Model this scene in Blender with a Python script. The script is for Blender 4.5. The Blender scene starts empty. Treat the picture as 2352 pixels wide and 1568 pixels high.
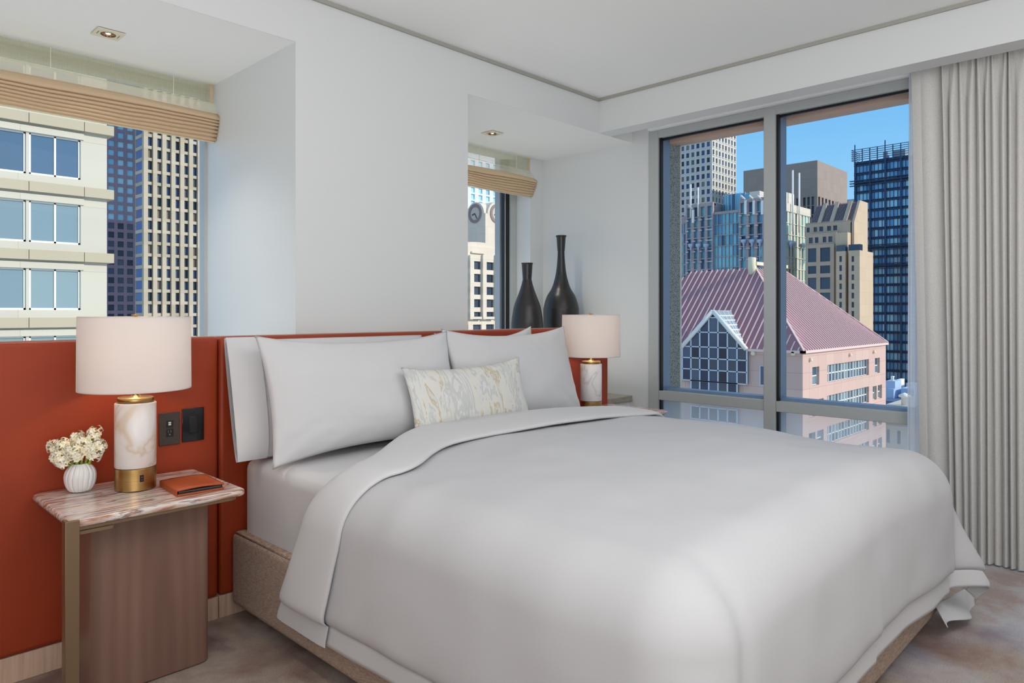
import bpy, bmesh, math, random
from mathutils import Vector, Matrix, Euler, noise

random.seed(7)
SC = bpy.context.scene
COL = SC.collection
PI = math.pi

# ------------------------------------------------------------------ camera
CAMZ = 1.27
cam = bpy.data.cameras.new('camera')
cam.sensor_width = 36.0
cam.lens = 36.0 * 1613.0 / 2352.0
cam.shift_y = -67.0 / 2352.0
cam.clip_start = 0.05
cam.clip_end = 3000
camo = bpy.data.objects.new('camera', cam)
COL.objects.link(camo)
camo.location = (0, 0, CAMZ)
camo.rotation_euler = (PI / 2, 0, math.radians(44.1 - 90))
SC.camera = camo

# ------------------------------------------------------------------ colour management
SC.view_settings.view_transform = 'Standard'
SC.view_settings.look = 'None'
SC.view_settings.exposure = 0.0
SC.view_settings.gamma = 1.0
SC.view_settings.use_curve_mapping = False
SC.cycles.max_bounces = 8
SC.cycles.diffuse_bounces = 5
SC.cycles.transparent_max_bounces = 16
SC.cycles.sample_clamp_indirect = 6.0
SC.cycles.caustics_reflective = False
SC.cycles.caustics_refractive = False

# ------------------------------------------------------------------ sky
w = bpy.data.worlds.new('sky'); SC.world = w
w.use_nodes = True
nt = w.node_tree; nt.nodes.clear()
o = nt.nodes.new('ShaderNodeOutputWorld'); b = nt.nodes.new('ShaderNodeBackground')
tc = nt.nodes.new('ShaderNodeTexCoord'); sx = nt.nodes.new('ShaderNodeSeparateXYZ')
rp = nt.nodes.new('ShaderNodeValToRGB')
nt.links.new(tc.outputs['Generated'], sx.inputs[0])
mp = nt.nodes.new('ShaderNodeMapRange'); mp.inputs[1].default_value = -1; mp.inputs[2].default_value = 1
nt.links.new(sx.outputs[2], mp.inputs[0]); nt.links.new(mp.outputs[0], rp.inputs[0])
cr = rp.color_ramp
cr.elements[0].position = 0.0; cr.elements[0].color = (0.30, 0.30, 0.30, 1)
cr.elements[1].position = 0.47; cr.elements[1].color = (0.42, 0.44, 0.46, 1)
for p, c in ((0.50, (0.46, 0.76, 1.00)), (0.56, (0.31, 0.66, 0.97)), (0.64, (0.17, 0.50, 0.91)), (0.74, (0.34, 0.56, 0.88)), (1.0, (0.46, 0.62, 0.86))):
    e = cr.elements.new(p); e.color = (*c, 1)
b.inputs[1].default_value = 1.0
nt.links.new(rp.outputs[0], b.inputs[0]); nt.links.new(b.outputs[0], o.inputs[0])

# ------------------------------------------------------------------ sun
SUNV = Vector((0.45, -1.0, 0.55)).normalized()
sl = bpy.data.lights.new('sun', 'SUN'); sl.energy = 3.3; sl.angle = math.radians(0.6); sl.color = (1, .92, .79)
so = bpy.data.objects.new('sun', sl); COL.objects.link(so)
so.rotation_euler = SUNV.to_track_quat('Z', 'Y').to_euler()
so.location = (0, -20, 40)

# ------------------------------------------------------------------ large soft fill lights, added out of view
def area(name, loc, target, size, energy, color=(1, 1, 1), sy=None):
    l = bpy.data.lights.new(name, 'AREA'); l.energy = energy; l.color = color
    l.shape = 'RECTANGLE'; l.size = size; l.size_y = sy or size
    ob = bpy.data.objects.new(name, l); COL.objects.link(ob)
    ob.location = loc
    ob.rotation_euler = (Vector(loc) - Vector(target)).to_track_quat('Z', 'Y').to_euler()
    return ob
area('fill_behind_camera', (-1.0, -1.2, 1.7), (2.6, 3.2, 1.5), 2.4, 17, (1.0, 0.99, 0.98), 1.6)  # added fill from behind the camera, not a room fixture
area('fill_over_bed', (2.1, 0.12, 2.72), (2.6, 1.5, 0.5), 2.2, 35, (1.0, 0.995, 0.99), 1.5)  # added fill above the bed, no fixture there
area('fill_niche', (0.6, 3.45, .70), (0.6, 3.45, 3), 1.9, 6, (1.0, 1.0, .97), .6)  # added fill hidden behind the headboard, brightens the left niche ceiling
area('fill_niche', (3.5, 3.45, .70), (3.5, 3.45, 3), 1.2, 6, (1.0, 1.0, .97), .6)  # same added fill for the right niche
area('fill_ceiling_bounce', (-0.6, -1.0, 0.8), (-0.4, -0.7, 2.77), 2.6, 97, (1.0, 0.99, 0.98))  # added fill bounced off the ceiling, no real uplight

# ------------------------------------------------------------------ helpers
def xr(x, Y):
    """world X where the sight line of photo column x meets the plane Y"""
    u = (x - 1176) / 1613.; return Y * (.718 + .696 * u) / (.696 - .718 * u)
def yr(x, X):
    u = (x - 1176) / 1613.; return X * (.696 - .718 * u) / (.718 + .696 * u)
def proj(X, Y, Z):
    d = .718 * X + .696 * Y
    if d < .01: return (-9999, -9999, .01)
    return (1176 + 1613 * (.696 * X - .718 * Y) / d, 717 - 1613 * (Z - CAMZ) / d, d)
def zat(x, y, X):
    """world z of photo pixel on plane X"""
    u = (x - 1176) / 1613.; t = X / (.718 + .696 * u); return CAMZ + (717 - y) / 1613. * t
def zatY(x, y, Y):
    u = (x - 1176) / 1613.; t = Y / (.696 - .718 * u); return CAMZ + (717 - y) / 1613. * t

def meta(o, label=None, cat=None, group=None, kind=None):
    if label: o['label'] = label
    if cat: o['category'] = cat
    if group: o['group'] = group
    if kind: o['kind'] = kind
    return o

def empty(name, loc=(0, 0, 0), rz=0, label=None, cat=None, group=None):
    o = bpy.data.objects.new(name, None); COL.objects.link(o)
    o.location = loc; o.rotation_euler = (0, 0, rz); o.empty_display_size = .1
    return meta(o, label, cat, group)

class MB:
    def __init__(s): s.v = []; s.f = []; s.smooth = []
    def add(s, vs, fs, smooth=False, M=None):
        n = len(s.v)
        if M is not None: vs = [tuple(M @ Vector(v)) for v in vs]
        s.v += [tuple(v) for v in vs]
        for f in fs: s.f.append(tuple(i + n for i in f)); s.smooth.append(smooth)
        return s
    def box(s, x0, x1, y0, y1, z0, z1, M=None):
        vs = [(x0, y0, z0), (x1, y0, z0), (x1, y1, z0), (x0, y1, z0), (x0, y0, z1), (x1, y0, z1), (x1, y1, z1), (x0, y1, z1)]
        return s.add(vs, [(0, 3, 2, 1), (4, 5, 6, 7), (0, 1, 5, 4), (1, 2, 6, 5), (2, 3, 7, 6), (3, 0, 4, 7)], M=M)
    def lathe(s, prof, cx=0, cy=0, seg=48, caps=True, M=None, rib=None, smooth=True):
        vs = []; fs = []
        n = len(prof)
        for r, z in prof:
            for k in range(seg):
                a = 2 * PI * k / seg
                rr = r * (rib(a, z) if rib else 1)
                vs.append((cx + rr * math.cos(a), cy + rr * math.sin(a), z))
        for i in range(n - 1):
            for k in range(seg):
                k2 = (k + 1) % seg
                fs.append((i * seg + k, i * seg + k2, (i + 1) * seg + k2, (i + 1) * seg + k))
        s.add(vs, fs, smooth, M)
        if caps:
            base = len(s.v) - n * seg
            if prof[0][0] > 1e-5: s.f.append(tuple(base + k for k in range(seg))[::-1]); s.smooth.append(False)
            if prof[-1][0] > 1e-5: s.f.append(tuple(base + (n - 1) * seg + k for k in range(seg))); s.smooth.append(False)
        return s
    def tube(s, pts, r, seg=10, caps=True):
        pts = [Vector(p) for p in pts]; rs = r if isinstance(r, (list, tuple)) else [r] * len(pts)
        vs = []; fs = []
        for i, p in enumerate(pts):
            t = (pts[min(i + 1, len(pts) - 1)] - pts[max(i - 1, 0)]).normalized()
            up = Vector((0, 0, 1)) if abs(t.z) < .95 else Vector((1, 0, 0))
            a = t.cross(up).normalized(); b_ = a.cross(t).normalized()
            for k in range(seg):
                q = 2 * PI * k / seg
                vs.append(p + a * rs[i] * math.cos(q) + b_ * rs[i] * math.sin(q))
        for i in range(len(pts) - 1):
            for k in range(seg):
                k2 = (k + 1) % seg
                fs.append((i * seg + k, i * seg + k2, (i + 1) * seg + k2, (i + 1) * seg + k))
        if caps:
            fs.append(tuple(range(seg))[::-1]); fs.append(tuple((len(pts) - 1) * seg + k for k in range(seg)))
        return s.add(vs, fs, True)
    def prism(s, poly, z0, z1, M=None):
        """poly: list of (x,y) ccw extruded in z"""
        n = len(poly)
        vs = [(x, y, z0) for x, y in poly] + [(x, y, z1) for x, y in poly]
        fs = [tuple(range(n))[::-1], tuple(range(n, 2 * n))] + [(i, (i + 1) % n, n + (i + 1) % n, n + i) for i in range(n)]
        return s.add(vs, fs, M=M)
    def grid(s, fn, nu, nv, smooth=True, wrap=False):
        vs = [fn(i / nu, j / nv) for j in range(nv + 1) for i in range(nu + 1)]
        fs = [(j * (nu + 1) + i, j * (nu + 1) + i + 1, (j + 1) * (nu + 1) + i + 1, (j + 1) * (nu + 1) + i) for j in range(nv) for i in range(nu)]
        return s.add(vs, fs, smooth)
    def build(s, name, mat, parent=None, bevel=0, bseg=2, world=True, solid=0, subsurf=0, angle=35, weld=False):
        me = bpy.data.meshes.new(name)
        me.from_pydata(s.v, [], s.f)
        me.validate()
        for p, sm in zip(me.polygons, s.smooth): p.use_smooth = sm
        me.update()
        if weld:
            bm = bmesh.new(); bm.from_mesh(me); bmesh.ops.remove_doubles(bm, verts=bm.verts, dist=1e-5); bm.to_mesh(me); bm.free()
        ob = bpy.data.objects.new(name, me); COL.objects.link(ob)
        if mat: me.materials.append(mat)
        if parent is not None:
            ob.parent = parent
            if world and parent.type == 'EMPTY':
                ob.matrix_parent_inverse = Matrix.LocRotScale(parent.location, parent.rotation_euler, None).inverted()
        if bevel:
            m = ob.modifiers.new('bevel', 'BEVEL'); m.width = bevel; m.segments = bseg; m.limit_method = 'ANGLE'; m.angle_limit = math.radians(angle)
            m.harden_normals = False
            for p in me.polygons: p.use_smooth = True
            try: me.set_sharp_from_angle(angle=math.radians(60))
            except Exception: pass
        if solid:
            m = ob.modifiers.new('solid', 'SOLIDIFY'); m.thickness = solid; m.offset = 0
        if subsurf:
            m = ob.modifiers.new('sub', 'SUBSURF'); m.levels = subsurf; m.render_levels = subsurf
        return ob

# ------------------------------------------------------------------ materials
def sr(r, g, b_):
    f = lambda c: (c / 255. / 12.92) if c / 255. <= .04045 else ((c / 255. + .055) / 1.055) ** 2.4
    return (f(r), f(g), f(b_), 1)
class MT:
    def __init__(s, name, color=(.8, .8, .8, 1), rough=.5, metal=0, spec=.5):
        s.m = bpy.data.materials.new(name); s.m.use_nodes = True
        s.nt = s.m.node_tree; s.n = s.nt.nodes; s.l = s.nt.links
        s.b = s.n['Principled BSDF']; s.out = s.n['Material Output']
        s.b.inputs['Base Color'].default_value = color
        s.b.inputs['Roughness'].default_value = rough
        s.b.inputs['Metallic'].default_value = metal
        s.b.inputs['Specular IOR Level'].default_value = spec
        s.tc = None
    def node(s, t, **kw):
        n = s.n.new(t)
        for k, v in kw.items():
            if k.startswith('_'): n.inputs[k[1:].replace('_', ' ')].default_value = v
            elif k.startswith('i') and k[1:].isdigit(): n.inputs[int(k[1:])].default_value = v
            else: setattr(n, k, v)
        return n
    def obj(s, scale=(1, 1, 1), rot=(0, 0, 0), loc=(0, 0, 0)):
        if s.tc is None: s.tc = s.node('ShaderNodeTexCoord')
        m = s.node('ShaderNodeMapping')
        m.inputs['Scale'].default_value = scale; m.inputs['Rotation'].default_value = rot; m.inputs['Location'].default_value = loc
        s.l.new(s.tc.outputs['Object'], m.inputs[0]); return m.outputs[0]
    def noise(s, vec, scale=5, detail=3, rough=.5, dist=0):
        n = s.node('ShaderNodeTexNoise'); n.inputs['Scale'].default_value = scale; n.inputs['Detail'].default_value = detail
        n.inputs['Roughness'].default_value = rough; n.inputs['Distortion'].default_value = dist
        s.l.new(vec, n.inputs['Vector']); return n.outputs['Fac']
    def ramp(s, fac, stops, interp='LINEAR'):
        r = s.node('ShaderNodeValToRGB'); c = r.color_ramp; c.interpolation = interp
        c.elements[0].position = stops[0][0]; c.elements[0].color = stops[0][1]
        c.elements[1].position = stops[-1][0]; c.elements[1].color = stops[-1][1]
        for p, col in stops[1:-1]: e = c.elements.new(p); e.color = col
        s.l.new(fac, r.inputs[0]); return r.outputs[0]
    def mix(s, fac, a, b_, blend='MIX'):
        m = s.node('ShaderNodeMix', data_type='RGBA', blend_type=blend)
        for idx, v in ((0, fac), (6, a), (7, b_)):
            if hasattr(v, 'is_output'): s.l.new(v, m.inputs[idx])
            else: m.inputs[idx].default_value = v
        return m.outputs[2]
    def math(s, op, a, b_=None):
        m = s.node('ShaderNodeMath', operation=op)
        for i, v in enumerate((a, b_)):
            if v is None: continue
            if hasattr(v, 'is_output'): s.l.new(v, m.inputs[i])
            else: m.inputs[i].default_value = v
        return m.outputs[0]
    def color(s, out): s.l.new(out, s.b.inputs['Base Color']); return s
    def bump(s, h, strength=.3, dist=.002):
        b_ = s.node('ShaderNodeBump'); b_.inputs['Strength'].default_value = strength; b_.inputs['Distance'].default_value = dist
        s.l.new(h, b_.inputs['Height']); s.l.new(b_.outputs[0], s.b.inputs['Normal']); return s

def plain(name, color, rough=.5, metal=0, spec=.5): return MT(name, color, rough, metal, spec).m

def m_wall():
    t = MT('wall_paint', sr(218, 221, 222), .55, spec=.4)
    n = t.noise(t.obj((180, 180, 6)), 1, 2); t.bump(n, .12, .0006); return t.m
M_WALL = m_wall()
M_CEIL = plain('ceiling_paint', sr(240, 242, 242), .75, spec=.25)
M_SHADOWGAP = plain('shadow_gap_grey', sr(165, 165, 158), .6)  # grey that paints in the shade of the ceiling gap
def m_carpet():
    t = MT('carpet', rough=.95, spec=.1)
    v = t.obj()
    a = t.noise(v, 2.3, 6, .62, .25); b_ = t.noise(t.obj((1, 1, 1), loc=(7, 3, 0)), 1.3, 3, .5, .5)
    c = t.ramp(a, [(.32, sr(150, 124, 118)), (.45, sr(180, 158, 146)), (.55, sr(198, 184, 172)), (.68, sr(158, 132, 132))])
    sep = t.node('ShaderNodeSeparateXYZ'); t.l.new(t.tc.outputs['Object'], sep.inputs[0])
    c2 = t.ramp(a, [(.35, sr(186, 184, 200)), (.5, sr(212, 210, 214)), (.62, sr(190, 172, 166))])
    m = t.ramp(b_, [(.44, (0, 0, 0, 1)), (.54, (1, 1, 1, 1))])
    mr = t.node('ShaderNodeMapRange'); mr.inputs[1].default_value = 2.2; mr.inputs[2].default_value = 3.2
    t.l.new(sep.outputs[0], mr.inputs[0])
    c = t.mix(t.math('MULTIPLY', m, mr.outputs[0]), c, c2)
    f = t.noise(t.obj(), 190, 3, .7)
    c = t.mix(t.ramp(f, [(.3, (.0, .0, .0, 1)), (.7, (1, 1, 1, 1))]), t.mix(.74, (0, 0, 0, 1), c), c)
    t.color(c); t.bump(f, .8, .006); return t.m
M_CARPET = m_carpet()
def m_leather():
    t = MT('rust_leather', rough=.46, spec=.42)
    v = t.obj()
    n = t.noise(v, 3, 2)
    t.color(t.ramp(n, [(.3, sr(150, 54, 21)), (.7, sr(162, 60, 25))]))
    sep = t.node('ShaderNodeSeparateXYZ'); t.l.new(t.tc.outputs['Object'], sep.inputs[0])
    k = 2 * PI / .0075
    a = t.math('ADD', sep.outputs[0], sep.outputs[2]); d = t.math('SUBTRACT', sep.outputs[0], sep.outputs[2])
    s1 = t.math('SINE', t.math('MULTIPLY', a, k)); s2 = t.math('SINE', t.math('MULTIPLY', d, k))
    h = t.math('MULTIPLY', s1, s2)
    hh = t.ramp(h, [(.35, (1, 1, 1, 1)), (.8, (0, 0, 0, 1))])
    t.bump(hh, .45, .0012); return t.m
M_LEATHER = m_leather()
M_LEATHER_EDGE = plain('leather_piping', sr(190, 178, 160), .6)
def m_oak():
    t = MT('pale_oak', rough=.55)
    g = t.noise(t.obj((60, 60, 3)), 1, 4, .6, .3)
    t.color(t.ramp(g, [(.3, sr(190, 158, 134)), (.55, sr(212, 182, 158)), (.75, sr(222, 196, 172))])); return t.m
M_OAK = m_oak()
def m_walnut():
    t = MT('walnut_veneer', rough=.42)
    wv = t.noise(t.obj((5, 5, .5)), 1, 2, .5, .5)
    fine = t.noise(t.obj((260, 260, 5)), 1, 3, .6)
    sep = t.node('ShaderNodeSeparateXYZ'); v = t.obj((2.6, .01, .30), loc=(-.33 * 2.6, 0, -.03)); 
    wt = t.node('ShaderNodeTexWave', wave_type='RINGS', rings_direction='SPHERICAL'); wt.inputs['Scale'].default_value = 2.6
    wt.inputs['Distortion'].default_value = 2.4; wt.inputs['Detail'].default_value = 2; wt.inputs['Detail Scale'].default_value = 1.2
    t.l.new(v, wt.inputs[0])
    c = t.ramp(wv, [(.3, sr(122, 92, 80)), (.5, sr(142, 110, 96)), (.7, sr(154, 122, 106))])
    c = t.mix(t.math('MULTIPLY', wt.outputs['Fac'], .28), c, sr(106, 76, 66))
    c = t.mix(t.math('MULTIPLY', fine, .35), c, sr(96, 72, 62))
    t.color(c); t.bump(fine, .1, .0008); return t.m
M_WALNUT = m_walnut()
def m_linen():
    t = MT('beige_linen_weave', rough=.9, spec=.15)
    st = t.noise(t.obj((48, 48, 420)), 1, 3, .65); st2 = t.noise(t.obj((300, 300, 60)), 1, 2, .6)
    big = t.noise(t.obj(), 4, 2)
    c = t.ramp(st, [(.32, sr(134, 116, 106)), (.5, sr(184, 162, 146)), (.68, sr(208, 190, 174))])
    c = t.mix(t.math('MULTIPLY', st2, .5), c, sr(160, 140, 126))
    c = t.mix(t.math('MULTIPLY', big, .3), c, sr(172, 150, 138))
    t.color(c); t.bump(st2, .4, .0012); return t.m
M_LINEN = m_linen()
def m_sheet():
    t = MT('white_cotton', sr(210, 210, 212), .8, spec=.2)
    n = t.noise(t.obj(), 9, 3, .5, .4); t.bump(n, .10, .004); return t.m
M_SHEET = m_sheet()
def m_duvet():
    t = MT('white_damask_cotton', sr(200, 200, 203), .72, spec=.25)
    v = t.obj((1, 1, 1), rot=(0, 0, .5))
    vo = t.node('ShaderNodeTexVoronoi', feature='DISTANCE_TO_EDGE'); vo.inputs['Scale'].default_value = 26; vo.inputs['Randomness'].default_value = .12
    t.l.new(v, vo.inputs['Vector'])
    e = t.ramp(vo.outputs['Distance'], [(.0, (1, 1, 1, 1)), (.06, (0, 0, 0, 1)), (.12, (.7, .7, .7, 1)), (.18, (0, 0, 0, 1))])
    n = t.noise(t.obj(), 5, 3, .5, .3)
    h = t.math('ADD', t.math('MULTIPLY', e, .05), n)
    t.bump(h, .14, .007); return t.m
M_DUVET = m_duvet()
M_BRASS = None
def m_brass():
    t = MT('brushed_brass', sr(186, 150, 92), .3, 1)
    n = t.noise(t.obj((4, 4, 900)), 1, 2); t.color(t.ramp(n, [(.3, sr(168, 132, 78)), (.7, sr(204, 170, 112))])); t.bump(n, .1, .0004); return t.m
M_BRASS = m_brass()
def m_bronze():
    t = MT('aged_bronze', sr(140, 118, 92), .42, .65)
    return t.m
M_BRONZE = m_bronze()
def m_alabaster():
    t = MT('white_veined_marble', rough=.32)
    v = t.obj((1, 1, 1), rot=(.5, .3, 0))
    n = t.noise(v, 6, 3, .5, .7)
    c = t.ramp(n, [(.34, sr(236, 231, 229)), (.46, sr(232, 224, 219)), (.50, sr(218, 200, 180)), (.56, sr(232, 225, 221)), (.66, sr(238, 235, 234))])
    t.color(c); t.b.inputs['Subsurface Weight'].default_value = .1; t.b.inputs['Subsurface Radius'].default_value = (.02, .015, .01); return t.m
M_ALAB = m_alabaster()
def m_marble_grey():
    t = MT('white_grey_marble', rough=.32)
    n = t.noise(t.obj((1, 1, 1), rot=(.5, .3, 0)), 7, 3, .5, .8)
    t.color(t.ramp(n, [(.40, sr(232, 230, 232)), (.47, sr(228, 228, 230)), (.505, sr(204, 202, 202)), (.54, sr(228, 228, 230)), (.66, sr(236, 236, 238))])); return t.m
M_ALAB2 = m_marble_grey()
def m_tabletop():
    t = MT('banded_marble', rough=.16)
    v = t.obj((3.2, 27, 27), rot=(0, 0, .10))
    n = t.noise(v, 1, 5, .62, .9)
    c = t.ramp(n, [(.28, sr(110, 84, 80)), (.38, sr(172, 124, 102)), (.45, sr(212, 186, 172)), (.53, sr(222, 216, 212)), (.585, sr(136, 108, 100)), (.62, sr(196, 150, 128)), (.68, sr(214, 196, 184)), (.78, sr(226, 218, 212))])
    t.color(c); return t.m
M_TOP = m_tabletop()
def m_shade():
    t = MT('linen_lampshade', sr(236, 232, 230), .9, spec=.1)
    n = t.noise(t.obj((600, 600, 10)), 1, 2); t.bump(n, .08, .0005)
    tr = t.node('ShaderNodeBsdfTranslucent'); tr.inputs[0].default_value = sr(246, 240, 238)
    mx = t.node('ShaderNodeMixShader'); mx.inputs[0].default_value = .42
    t.l.new(t.b.outputs[0], mx.inputs[1]); t.l.new(tr.outputs[0], mx.inputs[2]); t.l.new(mx.outputs[0], t.out.inputs[0]); return t.m
M_SHADE = m_shade()
def m_emit(name, c, s):
    t = MT(name); e = t.node('ShaderNodeEmission'); e.inputs[0].default_value = c; e.inputs[1].default_value = s
    t.l.new(e.outputs[0], t.out.inputs[0]); return t.m
M_BULB = m_emit('warm_bulb', (1, .78, .55, 1), 10)
M_SPOT = m_emit('spot_bulb', (1, .85, .62, 1), 4)
M_BLACK = plain('black_plastic', sr(30, 30, 32), .3)
M_BROWNP = plain('dark_brown_plate', sr(66, 56, 50), .5)
M_IVORY = plain('ivory_metal', sr(226, 220, 196), .5)
M_WHITEC = plain('white_ceramic', sr(232, 230, 228), .55)
def m_vase():
    t = MT('black_bronze_glaze', rough=.36, spec=.6)
    n = t.noise(t.obj(), 7, 4, .6, .4); t.color(t.ramp(n, [(.35, sr(22, 23, 25)), (.6, sr(36, 34, 34)), (.78, sr(62, 48, 40))]))
    t.bump(t.noise(t.obj((1, 1, 30)), 4, 2), .12, .003); return t.m
M_VASE = m_vase()
def m_glass(name='window_glass', haze=0, tint=(1, 1, 1, 1)):
    t = MT(name); tr = t.node('ShaderNodeBsdfTransparent'); tr.inputs[0].default_value = tint
    gl = t.node('ShaderNodeBsdfGlossy'); gl.inputs['Roughness'].default_value = .0
    lw = t.node('ShaderNodeLayerWeight'); lw.inputs[0].default_value = .25
    mx = t.node('ShaderNodeMixShader'); t.l.new(t.math('MULTIPLY', lw.outputs['Fresnel'], .12), mx.inputs[0])
    t.l.new(tr.outputs[0], mx.inputs[1]); t.l.new(gl.outputs[0], mx.inputs[2])
    last = mx
    if haze:
        df = t.node('ShaderNodeBsdfTranslucent'); df.inputs[0].default_value = (1, 1, 1, 1)
        m2 = t.node('ShaderNodeMixShader'); m2.inputs[0].default_value = haze
        t.l.new(mx.outputs[0], m2.inputs[1]); t.l.new(df.outputs[0], m2.inputs[2]); last = m2
    t.l.new(last.outputs[0], t.out.inputs[0]); return t.m
M_GLASS = m_glass(); M_GLASSL = m_glass('frosted_lower_glass', .32)
M_FRAME = plain('satin_aluminium_frame', sr(180, 185, 185), .42, .0)
M_FIN = plain('blue_grey_outer_frame', sr(128, 156, 188), .45, .2)
M_GASKET = plain('black_gasket', sr(18, 22, 30), .4)
def m_granite():
    t = MT('speckled_granite', rough=.7)
    n = t.noise(t.obj(), 120, 2, .6); t.color(t.ramp(n, [(.36, sr(44, 52, 56)), (.44, sr(128, 142, 144)), (.6, sr(160, 172, 172))])); return t.m
M_GRANITE = m_granite()
def m_sheer(name, col, alpha, trans=.5):
    t = MT(name, col, .9, spec=.05)
    tr = t.node('ShaderNodeBsdfTranslucent'); tr.inputs[0].default_value = col
    mx = t.node('ShaderNodeMixShader'); mx.inputs[0].default_value = trans
    t.l.new(t.b.outputs[0], mx.inputs[1]); t.l.new(tr.outputs[0], mx.inputs[2])
    tp = t.node('ShaderNodeBsdfTransparent')
    wv = t.noise(t.obj((500, 500, 6)), 1, 2); wv2 = t.noise(t.obj((3, 3, 260)), 1, 2)
    a = t.math('MULTIPLY', t.math('ADD', wv, wv2), alpha)
    m2 = t.node('ShaderNodeMixShader'); t.l.new(a, m2.inputs[0])
    t.l.new(mx.outputs[0], m2.inputs[1]); t.l.new(tp.outputs[0], m2.inputs[2]); t.l.new(m2.outputs[0], t.out.inputs[0]); return t.m
M_BLIND_S = m_sheer('sheer_olive_mesh', sr(216, 212, 180), .34)
M_BLIND_M = m_sheer('cream_linen_mesh', sr(248, 240, 214), .12)
M_BLIND_M2 = m_sheer('cream_linen_gauze', sr(250, 242, 218), .40)
M_BLIND_D = m_sheer('gathered_beige_linen', sr(240, 220, 192), .03, .45)
M_SHEER = m_sheer('white_sheer', sr(252, 253, 255), .15, .7)
def m_curtain():
    t = MT('grey_beige_curtain', rough=.85, spec=.15)
    n = t.noise(t.obj((300, 300, 200)), 1, 2); t.color(t.ramp(n, [(.3, sr(200, 198, 195)), (.7, sr(216, 215, 213))])); t.bump(n, .15, .001)
    return t.m
M_CURTAIN = m_curtain()
def m_cushion():
    t = MT('cushion_brocade', rough=.7, spec=.3)
    v = t.obj((13, 3.6, 4), rot=(0, 0, .12))
    n = t.noise(v, 1, 5, .62, .8)
    c = t.ramp(n, [(.30, sr(196, 204, 210)), (.40, sr(212, 214, 214)), (.405, sr(196, 182, 156)), (.435, sr(206, 196, 174)), (.44, sr(220, 218, 212)), (.54, sr(216, 216, 212)), (.545, sr(196, 198, 196)), (.60, sr(204, 206, 204)), (.605, sr(222, 222, 220)), (.7, sr(206, 212, 216))])
    t.color(c); t.bump(t.noise(t.obj(), 300, 2), .15, .001); return t.m
M_CUSH = m_cushion()
# ================================================================== THE SETTING
YH = 2.895       # front of the headboard panels
YW = 3.0         # face of the wall above the headboard
XW = 4.39        # window wall
ZC, ZS = 2.77, 2.53

MB().box(-3, 4.75, -3, 4.1, -.2, 0).build('floor', M_CARPET)['kind'] = 'structure'
m = MB(); m.box(-3, 3.97, -3, YW, ZC, 3.0); m.build('ceiling', M_CEIL)['kind'] = 'structure'
# wall behind the bed: header, pillar, returns, parapet under the niche windows
m = MB()
m.box(-3, 3.97, YW, 3.004, ZS, 3.0)
m.box(1.647, 2.73, YW, 4.1, 0, ZS)
m.box(-3, -.55, YW, 4.1, 0, ZS)
m.box(4.234, XW, 3.895, 4.1, 0, ZS)
m.box(-.55, 1.647, YW + .03, 4.1, 0, .61)
m.box(2.73, XW, YW + .03, 4.1, 0, .61)
m.build('wall_back', M_WALL)['kind'] = 'structure'
m = MB(); m.box(-3, 1.66, 3.0041, 4.1, ZS, 3.0); m.box(1.66, 3.97, 3.0041, 4.1, ZS, 3.0); m.box(3.97, 4.6, YW, 4.1, ZS, 3.0)
m.build('ceiling_niche', M_CEIL)['kind'] = 'structure'
m = MB(); m.box(3.97, 4.11, -3, YW, ZS, 3.0); m.build('wall_beam', M_WALL)['kind'] = 'structure'
m = MB(); m.box(4.11, 4.6, -3, YW, 2.66, 3.0); m.build('ceiling_curtain_pocket', M_CEIL)['kind'] = 'structure'
m = MB(); m.box(XW, 4.48, 2.853, 4.1, 0, 2.66); m.box(4.48, 4.75, 2.80, 4.1, 0, 2.66)
m.box(XW, 4.75, -3, -.25, 0, 2.66); m.box(XW, 4.75, -.25, 2.853, 0, .04); m.box(XW, 4.6, -.25, 2.853, 2.585, 2.66)
m.build('wall_right', M_WALL)['kind'] = 'structure'
MB().box(-3.2, -3, -3, 4.1, 0, 3.0).build('wall_left', M_WALL)['kind'] = 'structure'
MB().box(-3.2, 4.75, -3.2, -3, 0, 3.0).build('wall_front', M_WALL)['kind'] = 'structure'
m = MB(); m.box(-.55, 1.647, YW + .002, 3.98, .61, .65); m.box(2.73, XW, YW + .002, 3.895, .61, .65); m.box(2.73, 4.234, 3.895, 4.06, .61, .65)
def m_ledge():
    t = MT('grey_stone_ledge', rough=.4); t.color(t.ramp(t.noise(t.obj((8, 30, 30)), 2, 4), [(.3, sr(150, 142, 128)), (.7, sr(178, 172, 160))])); return t.m
m.build('trim_1', m_ledge(), bevel=.004)['kind'] = 'structure'
m = MB(); m.box(-3, 3.97, YW - .012, YW, ZC - .02, ZC); m.box(3.958, 3.97, -3, YW - .012, ZC - .02, ZC)
m.build('trim_shadow_gap', M_SHADOWGAP)['kind'] = 'structure'  # grey strip standing in for the shadow gap under the ceiling
# white cap strip behind headboard top
# baseboard
m = MB()
for a, b_ in ((-3, 1.244), (1.247, 4.0)): m.box(a, b_, YH + .005, YW, 0, .092)
m.build('baseboard_back', M_OAK, bevel=.002)['kind'] = 'structure'
# plaster face in the curtain pocket
MB().box(4.335, XW - .001, -.25, 2.84, 2.585, 2.655).build('trim_3', M_CEIL, bevel=.01)['kind'] = 'structure'

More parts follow.
